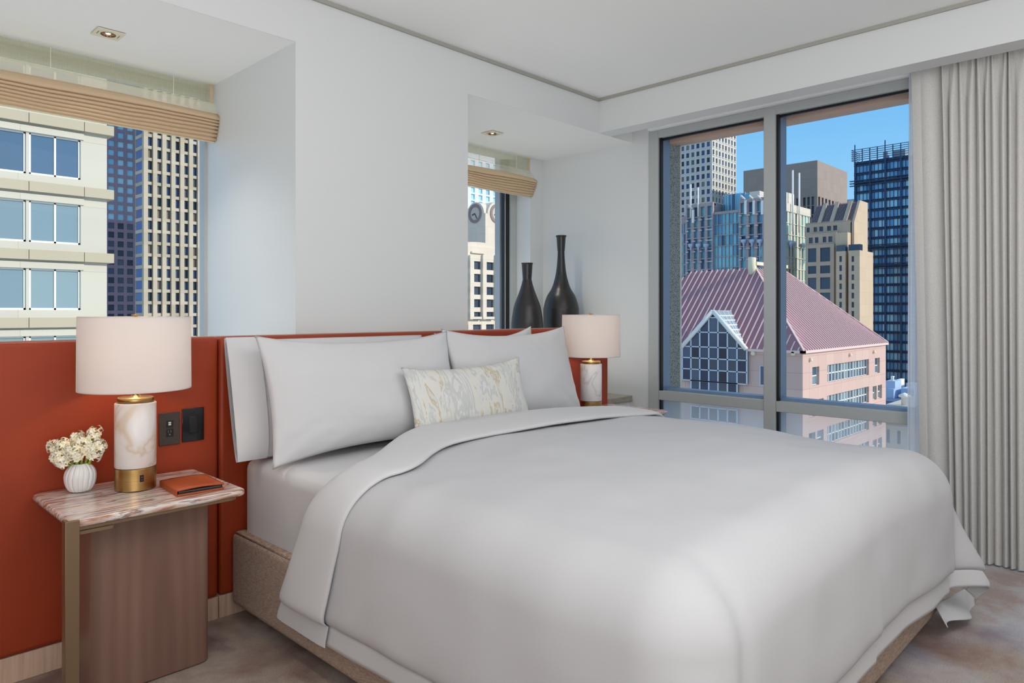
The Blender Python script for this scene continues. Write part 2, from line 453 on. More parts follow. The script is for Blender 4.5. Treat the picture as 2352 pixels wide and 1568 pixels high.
# --- window_1 (left niche) and window_2 (corner niche)
def tagk(o): o['kind'] = 'structure'; return o
w1 = tagk(empty('window_1', (.5, 4.0, .65)))
m = MB(); m.box(-.55, 1.647, 3.98, 4.05, .61, .67); m.box(1.632, 1.647, 3.985, 4.05, .67, ZS); m.box(-.55, -.5, 3.98, 4.05, .67, ZS); m.box(-.55, 1.647, 3.98, 4.05, ZS - .05, ZS)
m.build('window_frame', M_FRAME, w1)
MB().box(-.5, 1.632, 4.0, 4.006, .67, ZS - .05).build('glass', M_GLASS, w1)
w2 = tagk(empty('window_2', (3.5, 4.06, .65)))
m = MB(); m.box(4.160, 4.234, 4.045, 4.10, .65, ZS); m.box(2.73, 4.16, 4.06, 4.10, .61, .70)
m.box(4.115, 4.128, 4.07, 4.10, .70, ZS)
m.build('window_frame', M_FRAME, w2, bevel=.003)
m = MB(); m.box(4.128, 4.160, 4.062, 4.10, .70, ZS); m.box(4.108, 4.115, 4.072, 4.10, .70, ZS); m.build('gasket', M_GASKET, w2)
MB().box(2.73, 4.108, 4.085, 4.09, .70, ZS).build('glass', M_GLASS, w2)
m = MB(); m.box(4.115, 4.40, 4.13, 4.187, -1, 3.2); m.build('outer_pier', plain('grey_outer_pier', sr(168, 176, 182), .6), w2)

# --- window_3 (big window)
YL = 2.853; YLi = 2.772; YM0, YM1 = yr(1756, XW), yr(1783, XW)
w3 = tagk(empty('window_3', (XW, 1.5, .04)))
ZT0, ZT1 = .637, .705
m = MB(); m.box(XW - .012, XW + .05, YLi, YL, .04, 2.585); m.build('jamb', M_FRAME, w3, bevel=.003)
m = MB(); m.box(XW - .012, XW + .05, -.25, YLi, 2.53, 2.585); m.build('head_rail', M_FRAME, w3, bevel=.003)
for a, b_ in ((YM0, YLi), (-.25, YM1)):
    MB().box(XW - .005, XW + .05, a, b_, ZT0, ZT1).build('transom', M_FRAME, w3, bevel=.003)
MB().box(XW - .014, XW + .05, YM1, YM0, .04, 2.575).build('mullion', M_FRAME, w3, bevel=.003)
MB().box(XW - .005, XW + .05, -.25, YLi, .04, .10).build('bottom_rail', M_FRAME, w3, bevel=.003)
m = MB()
for a in (YLi, YM1):
    m.box(XW + .004, XW + .030, a - .016, a, .10, 2.53)
for a, b_ in ((YM0, YLi), (-.25, YM1)):
    m.box(XW + .02, XW + .04, a, b_, 2.515, 2.53)
m.build('gasket', M_GASKET, w3)
m = MB()
for a in (YLi, YM1): m.box(XW + .032, XW + .125, a - .014, a + .02, -.5, 2.60)
for a, b_ in ((YM0, YLi - .014), (-.25, YM1 - .014)): m.box(XW + .044, XW + .13, a, b_, ZT0 + .005, ZT1 + .018)
m.build('outer_fin', M_FIN, w3)
for a, b_ in ((YM0, YLi - .016), (-.25, YM1 - .016)):
    MB().box(XW + .036, XW + .042, a, b_, ZT1, 2.53).build('glass', M_GLASS, w3)
    MB().box(XW + .036, XW + .042, a, b_, .10, ZT0).build('glass', M_GLASSL, w3)['label'] = 'hazier lower pane'
# masonry of our own building around the big window, plus an added sun block
m = MB(); m.box(4.52, 4.66, YLi - .012, 3.4, -3, 2.52); m.build('wall_exterior_pier', M_GRANITE)['kind'] = 'structure'
m = MB(); m.box(4.51, 4.58, -3, 3.4, 2.505, 3.4); m.box(4.58, 4.70, -3, 3.4, 2.525, 3.4)
m.build('wall_exterior_lintel', plain('pinkish_stone_soffit', sr(196, 172, 158), .8))['kind'] = 'structure'
m = MB(); m.box(4.8, 16, -12, -1.2, -60, 24); m.build('wall_sun_block_wing', plain('sun_block_stone', sr(205, 198, 188), .8))['kind'] = 'structure'  # unseen wing, added to keep the sun out of the big window

# ================================================================== WALL PANELS (headboard)
def panel(x0, x1, z0, z1, label):
    r = empty('leather_wall_panel', ((x0 + x1) / 2, YH, z0), 0, label, 'headboard panel')
    m = MB(); m.box(x0, x1, YH, YW - .03, z0, z1); m.build('leather_cover', M_LEATHER, r, bevel=.016, bseg=4)
    m = MB(); m.box(x0, x1, YW - .029, YW - .001, z0, z1 + .001); m.build('backing_board', M_LEATHER_EDGE, r)
    return r
panel(-1.2, 1.2425, .094, 1.168, 'rust orange perforated leather wall panel behind the marble-topped nightstand and flowers')
panel(1.2475, 3.945, .094, 1.168, 'rust orange perforated leather headboard panel behind the bed pillows and the far lamp')

# ================================================================== DOWNLIGHTS
def downlight(x, y, label):
    r = empty('recessed_downlight', (x, y, ZS), 0, label, 'ceiling light', 'square recessed downlights')
    h = .056
    m = MB()
    R0 = .03; n = 32
    sq = []
    for k in range(n):
        a = 2 * PI * k / n; c, s_ = math.cos(a), math.sin(a); q = h / max(abs(c), abs(s_)); sq.append((q * c, q * s_))
    vs = [(px, py, 0) for px, py in sq] + [(px, py, -.004) for px, py in sq] + [(R0 * math.cos(2 * PI * k / n), R0 * math.sin(2 * PI * k / n), -.004) for k in range(n)]
    fs = []
    for k in range(n):
        k2 = (k + 1) % n; fs.append((k, k2, n + k2, n + k)); fs.append((n + k, n + k2, 2 * n + k2, 2 * n + k))
    m.add(vs, fs); m.build('trim_plate', M_IVORY, r, world=False)
    m = MB(); m.lathe([(.031, -.0055), (.027, -.0055), (.022, .0)], seg=32, caps=False)
    m.build('lamp_ring', M_BLACK, r, world=False)
    for s_ in (-1, 1):
        MB().box(s_ * .042 - .001, s_ * .042 + .001, -.018, .018, -.0052, -.004).build('slot', M_BLACK, r, world=False)
    m = MB(); m.lathe([(.0265, -.0045), (.02, .001), (.012, .002)], seg=32, caps=False, rib=lambda a, z: 1 + .03 * math.sin(12 * a)); m.build('reflector', plain('copper_reflector', sr(196, 128, 84), .3, .8), r, world=False)
    m = MB(); m.lathe([(.010, .0), (.008, -.002), (0.0001, -.003)], seg=24, caps=False); m.build('bulb', M_SPOT, r, world=False)
    # the ceiling is solid behind: push parts below the plane
    for c in r.children: c.location.z -= .003
    return r
downlight(1.008, 3.515, 'square ivory recessed downlight in the left niche ceiling above the near lamp')
downlight(3.446, 3.532, 'small square recessed downlight in the right niche ceiling above the black vases')
for x, y in ((1.008, 3.515), (3.446, 3.532)):
    l = bpy.data.lights.new('downlight_beam', 'SPOT'); l.energy = 22; l.color = (1, .93, .82); l.spot_size = math.radians(110); l.spot_blend = .8; l.shadow_soft_size = .02
    ob = bpy.data.objects.new('downlight_beam', l); COL.objects.link(ob); ob.location = (x, y, ZS - .02)

# ================================================================== ROMAN BLINDS
def blind(x0, x1, yb, ztop, label, cords, open_gap=False):
    r = empty('roman_blind', ((x0 + x1) / 2, yb, ztop), 0, label, 'roman blind', 'roman blinds')
    W = x1 - x0
    def ext(prof, name, mat, dy=0, wav=.004, side=0, solid=0):
        n = 60
        m = MB()
        def fn(u, v):
            i = v * (len(prof) - 1); k = min(int(i), len(prof) - 2); f = i - k
            y = prof[k][0] * (1 - f) + prof[k + 1][0] * f; z = prof[k][1] * (1 - f) + prof[k + 1][1] * f
            wv = wav * math.sin(u * 9 + z * 30) * min(1, abs(z) / .08) + wav * .6 * noise.noise(Vector((u * 14, z * 8, x0)))
            out = side * max(0, -y / .08)
            x = x0 + (x1 - x0) * u + (u - .5) * 2 * out
            return (x, yb + dy + y + wv * .5, ztop + z + wv)
        m.grid(fn, n, (len(prof) - 1) * 3)
        return m.build(name, mat, r, solid=solid)
    Z = lambda *a: a
    ext([(0, 0), (-.002, -.05), (-.004, -.10), (-.008, -.106)], 'upper_panel', M_BLIND_S, wav=.003)
    ext([(-.008, -.100), (-.020, -.115), (-.034, -.135), (-.048, -.165), (-.05, -.172)], 'middle_fold', M_BLIND_M2 if open_gap else M_BLIND_M, side=.006)
    # stacked pleats
    prof = [(-.045, -.165), (-.066, -.178), (-.080, -.195), (-.080, -.208), (-.055, -.214)]
    zz = -.214; outw = [.078, .074, .068, .060, .050, .038]
    for k, ow in enumerate(outw):
        zz2 = zz - .0165
        prof += [(-ow, zz - .004), (-ow - .002, zz - .011), (-ow + .020, zz2)]
        zz = zz2
    prof += [(-.02, zz - .004)]
    ext(prof, 'gathered_pleats', M_BLIND_D, side=.012, wav=.005, solid=.0015)
    if not open_gap: ext([(-.004, -.17), (-.004, zz - .006)], 'back_lining', M_BLIND_D, wav=.001)
    ext([(-.018, zz - .002), (-.030, zz - .006), (-.018, zz - .010)], 'hem_bar', M_BLIND_M, wav=.001)
    m = MB(); m.box(x1 - .02, x1 - .001, yb - .007, yb - .004, ztop - .105, ztop); m.build('side_binding', M_BLIND_D, r)
    for c in cords:
        MB().box(c - .0012, c + .0012, yb - .008, yb - .005, ztop - .104, ztop - .001).build('cord', plain('cord', sr(236, 232, 214), .8), r)
    return r
blind(-.52, 1.642, 3.90, ZS - .002, 'wide beige roman blind gathered at the top of the left window', (.37, .87, 1.43, .1))
blind(2.74, 4.228, 3.90, ZS - .002, 'narrower beige roman blind above the clock tower view and black vases', (3.2, 3.66, 4.07), True)

# ================================================================== BLACK BOTTLE VASES on the ledge
def catmull(pts, n=8):
    out = []
    P = [pts[0]] + list(pts) + [pts[-1]]
    for i in range(1, len(P) - 2):
        for k in range(n):
            t = k / n
            q = [0.5 * ((2 * P[i][j]) + (-P[i - 1][j] + P[i + 1][j]) * t + (2 * P[i - 1][j] - 5 * P[i][j] + 4 * P[i + 1][j] - P[i + 2][j]) * t * t + (-P[i - 1][j] + 3 * P[i][j] - 3 * P[i + 1][j] + P[i + 2][j]) * t ** 3) for j in (0, 1)]
            out.append((max(q[0], .001), q[1]))
    out.append(pts[-1]); return out
def bottle(x, y, prof, label):
    r = MB(); p = catmull(prof, 7)
    r.lathe(p, seg=56, caps=True)
    top = prof[-1]
    r.lathe([(top[0] - .004, top[1]), (top[0] - .008, top[1] - .06), (top[0] - .012, top[1] - .12)], seg=56, caps=False)
    o = r.build('bottle_vase', M_VASE, None); o.location = (x, y, .651)
    meta(o, label, 'vase', 'black bottle vases'); return o
def vpos(px, Y): return xr(px, Y), Y
YV = 3.50
x_, y_ = vpos(1211, YV)
s1 = YV / (.696 - .718 * ((1211 - 1176) / 1613)) / 1613
def zz(py, px, Y): return zatY(px, py, Y) - .65
H = lambda py: zz(py, 1211, YV)
bottle(x_, y_, [(.075, 0), (.10, .10), (.122, .28), (H(755) and .118, H(755)), (36 * s1, H(735)), (31 * s1, H(705)), (24 * s1, H(685)), (15.5 * s1, H(662)), (10 * s1, H(640)), (9.2 * s1, H(625)), (11 * s1, H(612)), (14 * s1, H(604))],
       'shorter black bottle vase with flared neck on the ledge behind the headboard')
YV2 = 3.52
x_, y_ = vpos(1289, YV2)
s2 = YV2 / (.696 - .718 * ((1289 - 1176) / 1613)) / 1613
H = lambda py: zz(py, 1289, YV2)
bottle(x_, y_, [(.08, 0), (.11, .12), (.135, .3), (41 * s2, H(722)), (40 * s2, H(705)), (33 * s2, H(681)), (21 * s2, H(660)), (12.5 * s2, H(630)), (9 * s2, H(600)), (7.8 * s2, H(575)), (7.6 * s2, H(555)), (9 * s2, H(547)), (12 * s2, H(544)), (12 * s2, H(541))],
       'taller black bottle vase with long thin neck on the ledge behind the far lamp')

# ================================================================== NIGHTSTANDS
def rrect(x0, x1, y0, y1, r, n=6):
    p = []
    for cx, cy, a0 in ((x1 - r, y0 + r, -90), (x1 - r, y1 - r, 0), (x0 + r, y1 - r, 90), (x0 + r, y0 + r, 180)):
        for k in range(n + 1):
            a = math.radians(a0 + 90 * k / n); p.append((cx + r * math.cos(a), cy + r * math.sin(a)))
    return p
def nightstand(x, y, label):
    """origin: left front corner of the table top at floor level"""
    r = empty('nightstand', (x, y, 0), 0, label, 'nightstand', 'marble topped nightstands')
    W, D, T = .55, .475, .645
    m = MB(); m.prism(rrect(0, W, 0, D, .03), T - .024, T); m.build('marble_top', M_TOP, r, world=False, bevel=.010, bseg=4)
    m = MB(); m.prism(rrect(.012, W - .03, .012, D - .01, .02), T - .034, T - .0245); m.build('under_tray', M_BRONZE, r, world=False)
    m = MB(); m.prism(rrect(.105, .49, .165, D - .01, .035, 8), 0.004, T - .0345); m.build('body', M_WALNUT, r, world=False, bevel=.003)
    m = MB(); m.prism([(-.014, -.014), (.024, -.014), (.024, -.002), (-.002, -.002), (-.002, .024), (-.014, .024)], 0, T + .004); m.box(-.0018, .022, -.0018, .010, 0.001, T - .036)
    m.build('leg', M_BRONZE, r, world=False, bevel=.0015)
    m = MB(); m.box(-.002, .03, .006, .022, T - .045, T - .034); m.box(.022, .12, .006, .016, T - .046, T - .036); m.build('bracket', M_BRONZE, r, world=False)
    return r
ns = nightstand(.585, 2.405, 'marble topped walnut nightstand with a bronze corner leg, holding flowers and folio')
def copy_tree(o, parent=None):
    c = o.copy(); COL.objects.link(c); c.parent = parent
    if parent is not None: c.matrix_parent_inverse = o.matrix_parent_inverse.copy()
    for ch in list(o.children): copy_tree(ch, c)
    return c

# ================================================================== LAMPS
def lamp(x, y, z, marble, label, power):
    r = empty('table_lamp', (x, y, z), 0, label, 'table lamp', 'bedside table lamps')
    R = .0665
    m = MB(); m.lathe([(R, .001), (R, .078)], seg=64); m.build('brass_base', M_BRASS, r, world=False, bevel=.002)
    m = MB(); m.lathe([(R - .002, .079), (R, .081), (R, .303), (R - .003, .306)], seg=64); m.build('marble_column', marble, r, world=False)
    m = MB(); m.lathe([(R - .010, .3065), (R - .008, .308), (R - .008, .322), (R - .010, .324), (.018, .3245), (.016, .330)], seg=64); m.build('brass_cap', M_BRASS, r, world=False)
    m = MB(); m.tube([(0, 0, .330), (0, 0, .50)], .0105, 20); m.build('brass_stem', M_BRASS, r, world=False)
    m = MB(); m.lathe([(.180, .352), (.1805, .354), (.1785, .606), (.178, .609)], seg=96, caps=False); sh = m.build('lamp_shade', M_SHADE, r, world=False, solid=.0015)
    rimm = plain('rim', sr(222, 214, 206), .5)
    for zc, rr in ((.354, .179), (.607, .177)):
        MB().tube([(rr * math.cos(a * PI / 32), rr * math.sin(a * PI / 32), zc) for a in range(65)], .002, 6, caps=False).build('rim_wire', rimm, sh)
    m = MB()
    for k in range(3):
        a = 2 * PI * k / 3 + .3; m.tube([(0, 0, .592), (.08 * math.cos(a), .08 * math.sin(a), .600), (.178 * math.cos(a), .178 * math.sin(a), .604)], .0018, 6)
    m.tube([(0, 0, .50), (.045, 0, .52), (.05, 0, .56), (.0, 0, .594)], .002, 6); m.tube([(0, 0, .50), (-.045, 0, .52), (-.05, 0, .56), (.0, 0, .594)], .002, 6)
    m.build('harp', M_BRASS, r, world=False)
    m = MB(); m.lathe([(.012, .596), (.013, .604), (.007, .606), (.006, .612), (.014, .6135), (.014, .617), (.001, .618)], seg=24); m.build('finial', M_BRASS, r, world=False)
    m = MB(); m.lathe([(.001, .49), (.014, .50), (.026, .53), (.028, .545), (.02, .565), (.001, .575)], seg=20); m.build('bulb', M_BULB, r, world=False)
    if marble is M_ALAB:
        M = Matrix.Rotation(math.radians(-99 + 8), 4, 'Z')
        m = MB(); m.box(R - .002, R + .002, -.0065, .0065, .033, .057, M=M); sw = m.build('switch', M_BLACK, r, world=False, bevel=.001)
        m = MB(); m.box(R + .002, R + .0035, -.0045, .0045, .036, .046, M=M); m.build('rocker', M_BLACK, sw)
        m = MB(); m.box(R + .0036, R + .004, -.0005, .0005, .048, .051, M=M); m.lathe([(.0012, 0), (.0009, .0003)], seg=12, caps=False, M=M @ Matrix.Translation((R + .0037, 0, .040)) @ Matrix.Rotation(PI / 2, 4, 'Y'))
        m.build('mark', plain('mark_white', sr(220, 220, 220)), sw)
    l = bpy.data.lights.new('lamp_bulb_light', 'POINT'); l.energy = power; l.color = (1, .80, .62); l.shadow_soft_size = .03
    ob = bpy.data.objects.new('lamp_bulb_light', l); COL.objects.link(ob); ob.location = (x, y, z + .47)
    return r
lamp(.862, 2.70, .6455, M_ALAB, 'near table lamp with warm veined marble column beside the white flowers', 1.9)
lamp(3.47, 2.68, .6455, M_ALAB2, 'far table lamp with grey veined marble column beyond the pillows', 1.9)
n2 = copy_tree(ns); n2.location = (3.378, 2.405, 0); n2['label'] = 'marble topped nightstand on the far side of the bed under the far lamp'

# ================================================================== RIBBED VASE
def ribf(a, z):
    t = (a + 1.4 * math.sin(z * 60) * .035) * 16 / (2 * PI)
    f = t - math.floor(t)
    return 1 - .10 * (1 - math.sin(PI * f)) ** 2.2
vx, vy = .712, 2.79
m = MB()
vp = catmull([(.022, 0), (.034, .004), (.045, .022), (.0495, .047), (.046, .068), (.035, .084), (.026, .092)], 6)
m.lathe(vp, seg=192, caps=False, rib=ribf)
m.lathe([(.022, 0), (.0005, 0)], seg=192, caps=False)
# scalloped lip: raise rim at ribs
rim = []
lv = m.v; 
m.lathe([(.024, .089), (.020, .07), (.018, .02)], seg=48, caps=False)
vb = m.build('ribbed_vase', M_WHITEC, None); vb.location = (vx, vy, .6462); vb.scale = (1.0, 1.0, 1.06)
meta(vb, 'small round white ribbed vase holding flowers on the marble nightstand', 'vase')
for v in vb.data.vertices:
    pass

# flowers
M_PETAL = None
def m_petal():
    t = MT('cream_petal', rough=.6, spec=.2)
    g = t.node('ShaderNodeNewGeometry'); oi = t.node('ShaderNodeObjectInfo')
    t.color(t.ramp(g.outputs['Random Per Island'], [(.0, sr(246, 242, 220)), (.5, sr(250, 246, 228)), (.8, sr(250, 234, 204)), (1, sr(226, 222, 160))]))
    return t.m
M_PETAL = m_petal()
M_STALK = plain('yellow_green_stalk', sr(156, 172, 52), .5)
def hyacinth(name_label, base, tip, r0, nfl, seed):
    rnd = random.Random(seed)
    root = empty('hyacinth_stem', base, 0, name_label, 'flower', 'white hyacinth stems in the ribbed vase')
    B = Vector(base); T = Vector(tip); 
    L = T - B
    mid = B + L * .5 + Vector((0, 0, .006))
    m = MB(); m.tube([B, B + L * .25, mid, T], [.0052, .005, .0042, .003], 8); m.build('stalk', M_STALK, root)
    ax = L.normalized(); sd = ax.cross(Vector((0, 1, .1))).normalized(); sd2 = ax.cross(sd)
    m = MB()
    for k in range(nfl):
        f = .54 + .52 * (k / nfl); a = k * 2.4 + rnd.random() * .5
        c0 = B + L * f
        out = (sd * math.cos(a) + sd2 * math.sin(a)) * (1 - .5 * max(0, f - .8) / .24) + ax * (.15 + .8 * max(0, f - .75)) + Vector((rnd.uniform(-.2, .2),) * 3)
        out.normalize()
        ln = rnd.uniform(.013, .02)
        c1 = c0 + out * ln
        m.tube([c0, c1], [.0018, .003], 6, caps=False)
        u1 = out.cross(Vector((.3, .2, 1))).normalized(); u2 = out.cross(u1)
        pl = rnd.uniform(.0105, .0145); cl = rnd.uniform(.3, 1.0)
        for q in range(6):
            b_ = q * PI / 3 + rnd.uniform(-.15, .15)
            d = u1 * math.cos(b_) + u2 * math.sin(b_); s_ = out.cross(d)
            wd = .0034
            P = [c1 - s_ * wd * .5, c1 + s_ * wd * .5,
                 c1 + d * pl * .45 + out * pl * .45 + s_ * wd, c1 + d * pl * .45 + out * pl * .45 - s_ * wd,
                 c1 + d * pl * .85 + out * pl * (.5 - .15 * cl) + s_ * wd * .8, c1 + d * pl * .85 + out * pl * (.5 - .15 * cl) - s_ * wd * .8,
                 c1 + d * pl * 1.15 + out * pl * (.35 - .45 * cl)]
            m.add(P, [(0, 1, 2, 3), (3, 2, 4, 5), (5, 4, 6)], True)
    m.build('blossoms', M_PETAL, root)
    return root
b0 = Vector((vx, vy, .722))
R_ = Vector((.80, -.60, 0)); F_ = Vector((-.6, -.8, 0))  # image right / towards viewer-ish
lab = ['leftmost white hyacinth, low and leaning outward over the vase rim', 'tallest white hyacinth, rising at the right of the vase',
       'white hyacinth at the front centre of the posy', 'white hyacinth upright at the back of the posy, left of the tallest',
       'white hyacinth leaning right and low beside the tallest', 'white hyacinth between the leftmost and the front one', 'creamy hyacinth drooping forward over the left front of the rim', 'white hyacinth in the middle behind the front one']
tips = [(-.090, .02, .085), (.055, .0, .125), (-.004, .045, .080), (-.028, -.03, .105), (.082, .01, .080), (-.052, .03, .092), (-.066, .045, .055), (.016, .01, .098)]
for i, (a, f, h) in enumerate(tips):
    off = R_ * (a * .22) + F_ * (f * .25)
    tip = b0 + R_ * a * .82 + F_ * f + Vector((0, 0, h))
    if tip.y > YH - .03: tip.y = YH - .03
    hyacinth(lab[i], tuple(b0 + off), tuple(tip), 0, 32, i + 3)

# ================================================================== FOLIO
fx, fy = 1.004, 2.562
fr = empty('leather_folio', (fx, fy, .6455), math.radians(-4), 'closed tan leather folio with black inner pages on the nightstand', 'folio')
M_TAN = plain('tan_leather', sr(172, 78, 36), .5)
m = MB(); m.prism(rrect(-.078, .078, -.098, .098, .004), .0, .006); m.build('bottom_cover', M_TAN, fr, world=False, bevel=.0015)
m = MB(); m.prism(rrect(-.074, .074, -.094, .092, .003), .0065, .011); m.prism(rrect(-.073, .075, -.092, .092, .003), .0125, .016); m.build('black_inserts', M_BLACK, fr, world=False)
m = MB(); m.prism(rrect(-.071, .071, -.090, .090, .003), .0112, .0123); m.build('paper_edge', plain('paper', sr(200, 205, 215), .6), fr, world=False)
m = MB()
def fcov(u, v):
    x = -.078 + .156 * u; y = -.098 + .196 * v
    z = .0185 + .004 * math.sin(PI * u) * (1 - .3 * v)
    return (x, y, z)
m.grid(fcov, 14, 8); m.build('top_cover', M_TAN, fr, world=False, solid=.004)
m = MB(); m.box(-.0805, -.078, -.098, .098, .0, .0205); m.build('spine', M_TAN, fr, world=False, bevel=.001)

# ================================================================== SWITCH PLATES
def plate(x0, x1, z0, z1, mat, label, cat):
    r = empty(cat.replace(' ', '_'), ((x0 + x1) / 2, YH, (z0 + z1) / 2), 0, label, cat)
    MB().box(x0, x1, YH - .006, YH - .0005, z0, z1).build('cover_plate', mat, r, bevel=.002)
    return r
r = plate(1.007, 1.086, .748, .876, M_BROWNP, 'dark brown power outlet plate with a charging port, right of the near lamp', 'power outlet')
yf = YH - .006
m = MB(); m.box(1.033, 1.060, yf - .001, yf, .781, .812); so_ = m.build('socket', M_BLACK, r, bevel=.0008)
m = MB(); m.box(1.0405, 1.042, yf - .0013, yf - .0009, .797, .806); m.box(1.050, 1.0518, yf - .0013, yf - .0009, .797, .807); m.box(1.044, 1.049, yf - .0013, yf - .0009, .787, .792)
m.build('pin_holes', plain('slot_grey', sr(128, 126, 120)), so_)
m = MB(); m.box(1.033, 1.060, yf - .001, yf, .817, .845); us = m.build('charging_port', M_BLACK, r, bevel=.0008)
m = MB(); m.box(1.0415, 1.0515, yf - .0014, yf - .0009, .826, .832); m.box(1.0415, 1.0515, yf - .0014, yf - .0009, .834, .839); m.build('port_tongue', plain('port_white', sr(225, 225, 220)), us)
r = plate(1.094, 1.181, .752, .885, plain('glossy_black', sr(26, 27, 30), .12), 'glossy black rocker light switch plate beside the brown outlet plate', 'light switch')
m = MB(); m.box(1.121, 1.154, yf - .0012, yf, .785, .853); rk = m.build('rocker_frame', M_BLACK, r, bevel=.001)
m = MB(); m.box(1.1225, 1.1525, yf - .0035, yf - .0012, .787, .851); m.build('rocker', plain('rocker_black', sr(36, 38, 42), .15), rk, bevel=.001)
for z in (.770, .868): MB().tube([(1.1375, yf + .001, z), (1.1375, yf - .0015, z)], .003, 16).build('screw', plain('screw', sr(60, 60, 62), .3, .6), r)

# ================================================================== CURTAINS
def curtain_x(y, z):
    s = (1.105 - y)
    top = max(0., (z - 2.33) / .33)
    if s < .155:
        return 4.235 - .012 * math.sin(s / .155 * PI * 1.5) - .02 * (s > .05) * math.sin(max(0, s - .05) / .105 * PI) * (1 - .5 * top)
    p = (s - .155) / .036
    p += .16 * math.sin(p * .9 + z * .25) + .10 * math.sin(p * 2.3)
    a = (.042 + .009 * math.sin(p * 1.7)) * (1 - .35 * top)
    p2 = p + top * .5 * math.sin(p * 3.1)
    return 4.225 - a * abs(math.sin(PI * p2)) ** .75 + .006 * math.sin(z * 2 + p)
def cfn(u, v):
    y = 1.10 - 1.35 * u; z = .012 + 2.636 * v
    s = 1.10 - y
    y2 = y - .006 - .040 * (1 - v) * max(0, 1 - s / .3) - .045 * (1 - v) ** 1 * max(0, 1 - abs(s - .18) / .5) * .4
    zz_ = z + (.006 * math.sin(s * 90) if v == 0 else 0)
    return (curtain_x(y, z), y2, zz_)
cr = empty('curtain', (4.23, .45, 0), 0, 'grey beige full length pleated curtain drawn to the right of the big window', 'curtain')
m = MB(); m.grid(cfn, 900, 26); m.build('drape', M_CURTAIN, cr)
m = MB()
m.grid(lambda u, v: (cfn(u, .0)[0] - .0015, cfn(u, 0)[1], .011 + .092 * v), 900, 2)
m.build('hem', M_CURTAIN, cr)
def sfn(u, v):
    y = 1.122 - .10 * u + .008 * (1 - v); z = .03 + 2.61 * v
    return (4.29 + .012 * math.sin(u * 22 + z * .4), y, z)
shr = empty('sheer_curtain', (4.29, 1.1, 0), 0, 'thin white sheer curtain edge peeking out beside the heavy drape', 'sheer curtain')
m = MB(); m.grid(sfn, 60, 8); m.build('sheer_fabric', M_SHEER, shr)
m = MB(); m.grid(lambda u, v: (4.30 + .01 * math.sin(u * 18 + 1), 1.085 - .5 * u, .03 + 2.61 * v), 90, 4); m.build('sheer_fabric', M_SHEER, shr)
# ================================================================== BED
bedr = empty('bed_frame', (2.28, 1.8, 0), 0, 'king bed frame upholstered in beige woven fabric on a black plinth', 'bed')
BX0, BX1, BY0, BY1 = 1.288, 3.272, .747, 2.885
def rail_mb(x0, x1, y0, y1): return MB().box(x0, x1, y0, y1, .052, .358)
rail_mb(BX0, BX0 + .075, BY0, BY1).build('side_rail', M_LINEN, bedr, bevel=.028, bseg=5)
rail_mb(BX1 - .075, BX1, BY0, BY1).build('side_rail', M_LINEN, bedr, bevel=.028, bseg=5)
rail_mb(BX0 + .02, BX1 - .02, BY0 - .01, BY0 + .065).build('foot_rail', M_LINEN, bedr, bevel=.028, bseg=5)
MB().box(BX0 + .076, BX1 - .076, BY0 + .066, BY1, .06, .30).build('slatted_base', plain('base_cloth', sr(60, 58, 58), .9), bedr)
m = MB(); m.tube([(BX0 + .012, BY1 - .02, .352), (BX0 + .012, BY0 + .02, .352)], .004, 8); m.build('piping', M_LINEN, bedr)
m = MB(); m.box(BX0 + .09, BX0 + .13, BY0 + .12, BY1 - .34, 0, .0515); m.box(BX1 - .13, BX1 - .09, BY0 + .12, BY1 - .34, 0, .0515); m.box(BX0 + .13, BX1 - .13, BY0 + .12, BY0 + .16, 0, .0515)
m.build('plinth', M_BLACK, bedr)

# mattress with fitted sheet
m = MB()
def rbox(x0, x1, y0, y1, z0, z1, r, bulge=0):
    # rounded box through superellipse-style grid
    cx, cy, cz = (x0 + x1) / 2, (y0 + y1) / 2, (z0 + z1) / 2; hx, hy, hz = (x1 - x0) / 2, (y1 - y0) / 2, (z1 - z0) / 2
    mb = MB()
    def rad(p):
        q = Vector((min(max(p.x, -hx + r), hx - r), min(max(p.y, -hy + r), hy - r), min(max(p.z, -hz + r), hz - r)))
        d = p - q
        return q + (d.normalized() * r if d.length > 1e-9 else d)
    n = 40
    faces = [((1, 0, 0), (0, 1, 0), (0, 0, 1)), ((-1, 0, 0), (0, 0, 1), (0, 1, 0)), ((0, 1, 0), (0, 0, 1), (1, 0, 0)), ((0, -1, 0), (1, 0, 0), (0, 0, 1)), ((0, 0, 1), (1, 0, 0), (0, 1, 0)), ((0, 0, -1), (0, 1, 0), (1, 0, 0))]
    Hh = Vector((hx, hy, hz))
    for nn, a, b_ in faces:
        nn, a, b_ = Vector(nn), Vector(a), Vector(b_)
        def fn(u, v):
            def warp(t, h):
                t = t * 2 - 1
                return t
            p = nn + a * warp(u, 0) + b_ * warp(v, 0)
            p = Vector((p.x * hx, p.y * hy, p.z * hz))
            q = rad(p)
            k = bulge * (1 - (q.x / hx) ** 4) * (1 - (q.y / hy) ** 4) * (1 if q.z > 0 else 0) * max(0, q.z / hz)
            return (cx + q.x, cy + q.y, cz + q.z + k)
        mb.grid(fn, n, n)
    return mb
mm = rbox(1.33, 3.23, .83, 2.872, .301, .664, .055, .008).build('mattress', M_SHEET, None, weld=True)
meta(mm, 'thick mattress in a white fitted sheet showing below the left pillows', 'mattress')

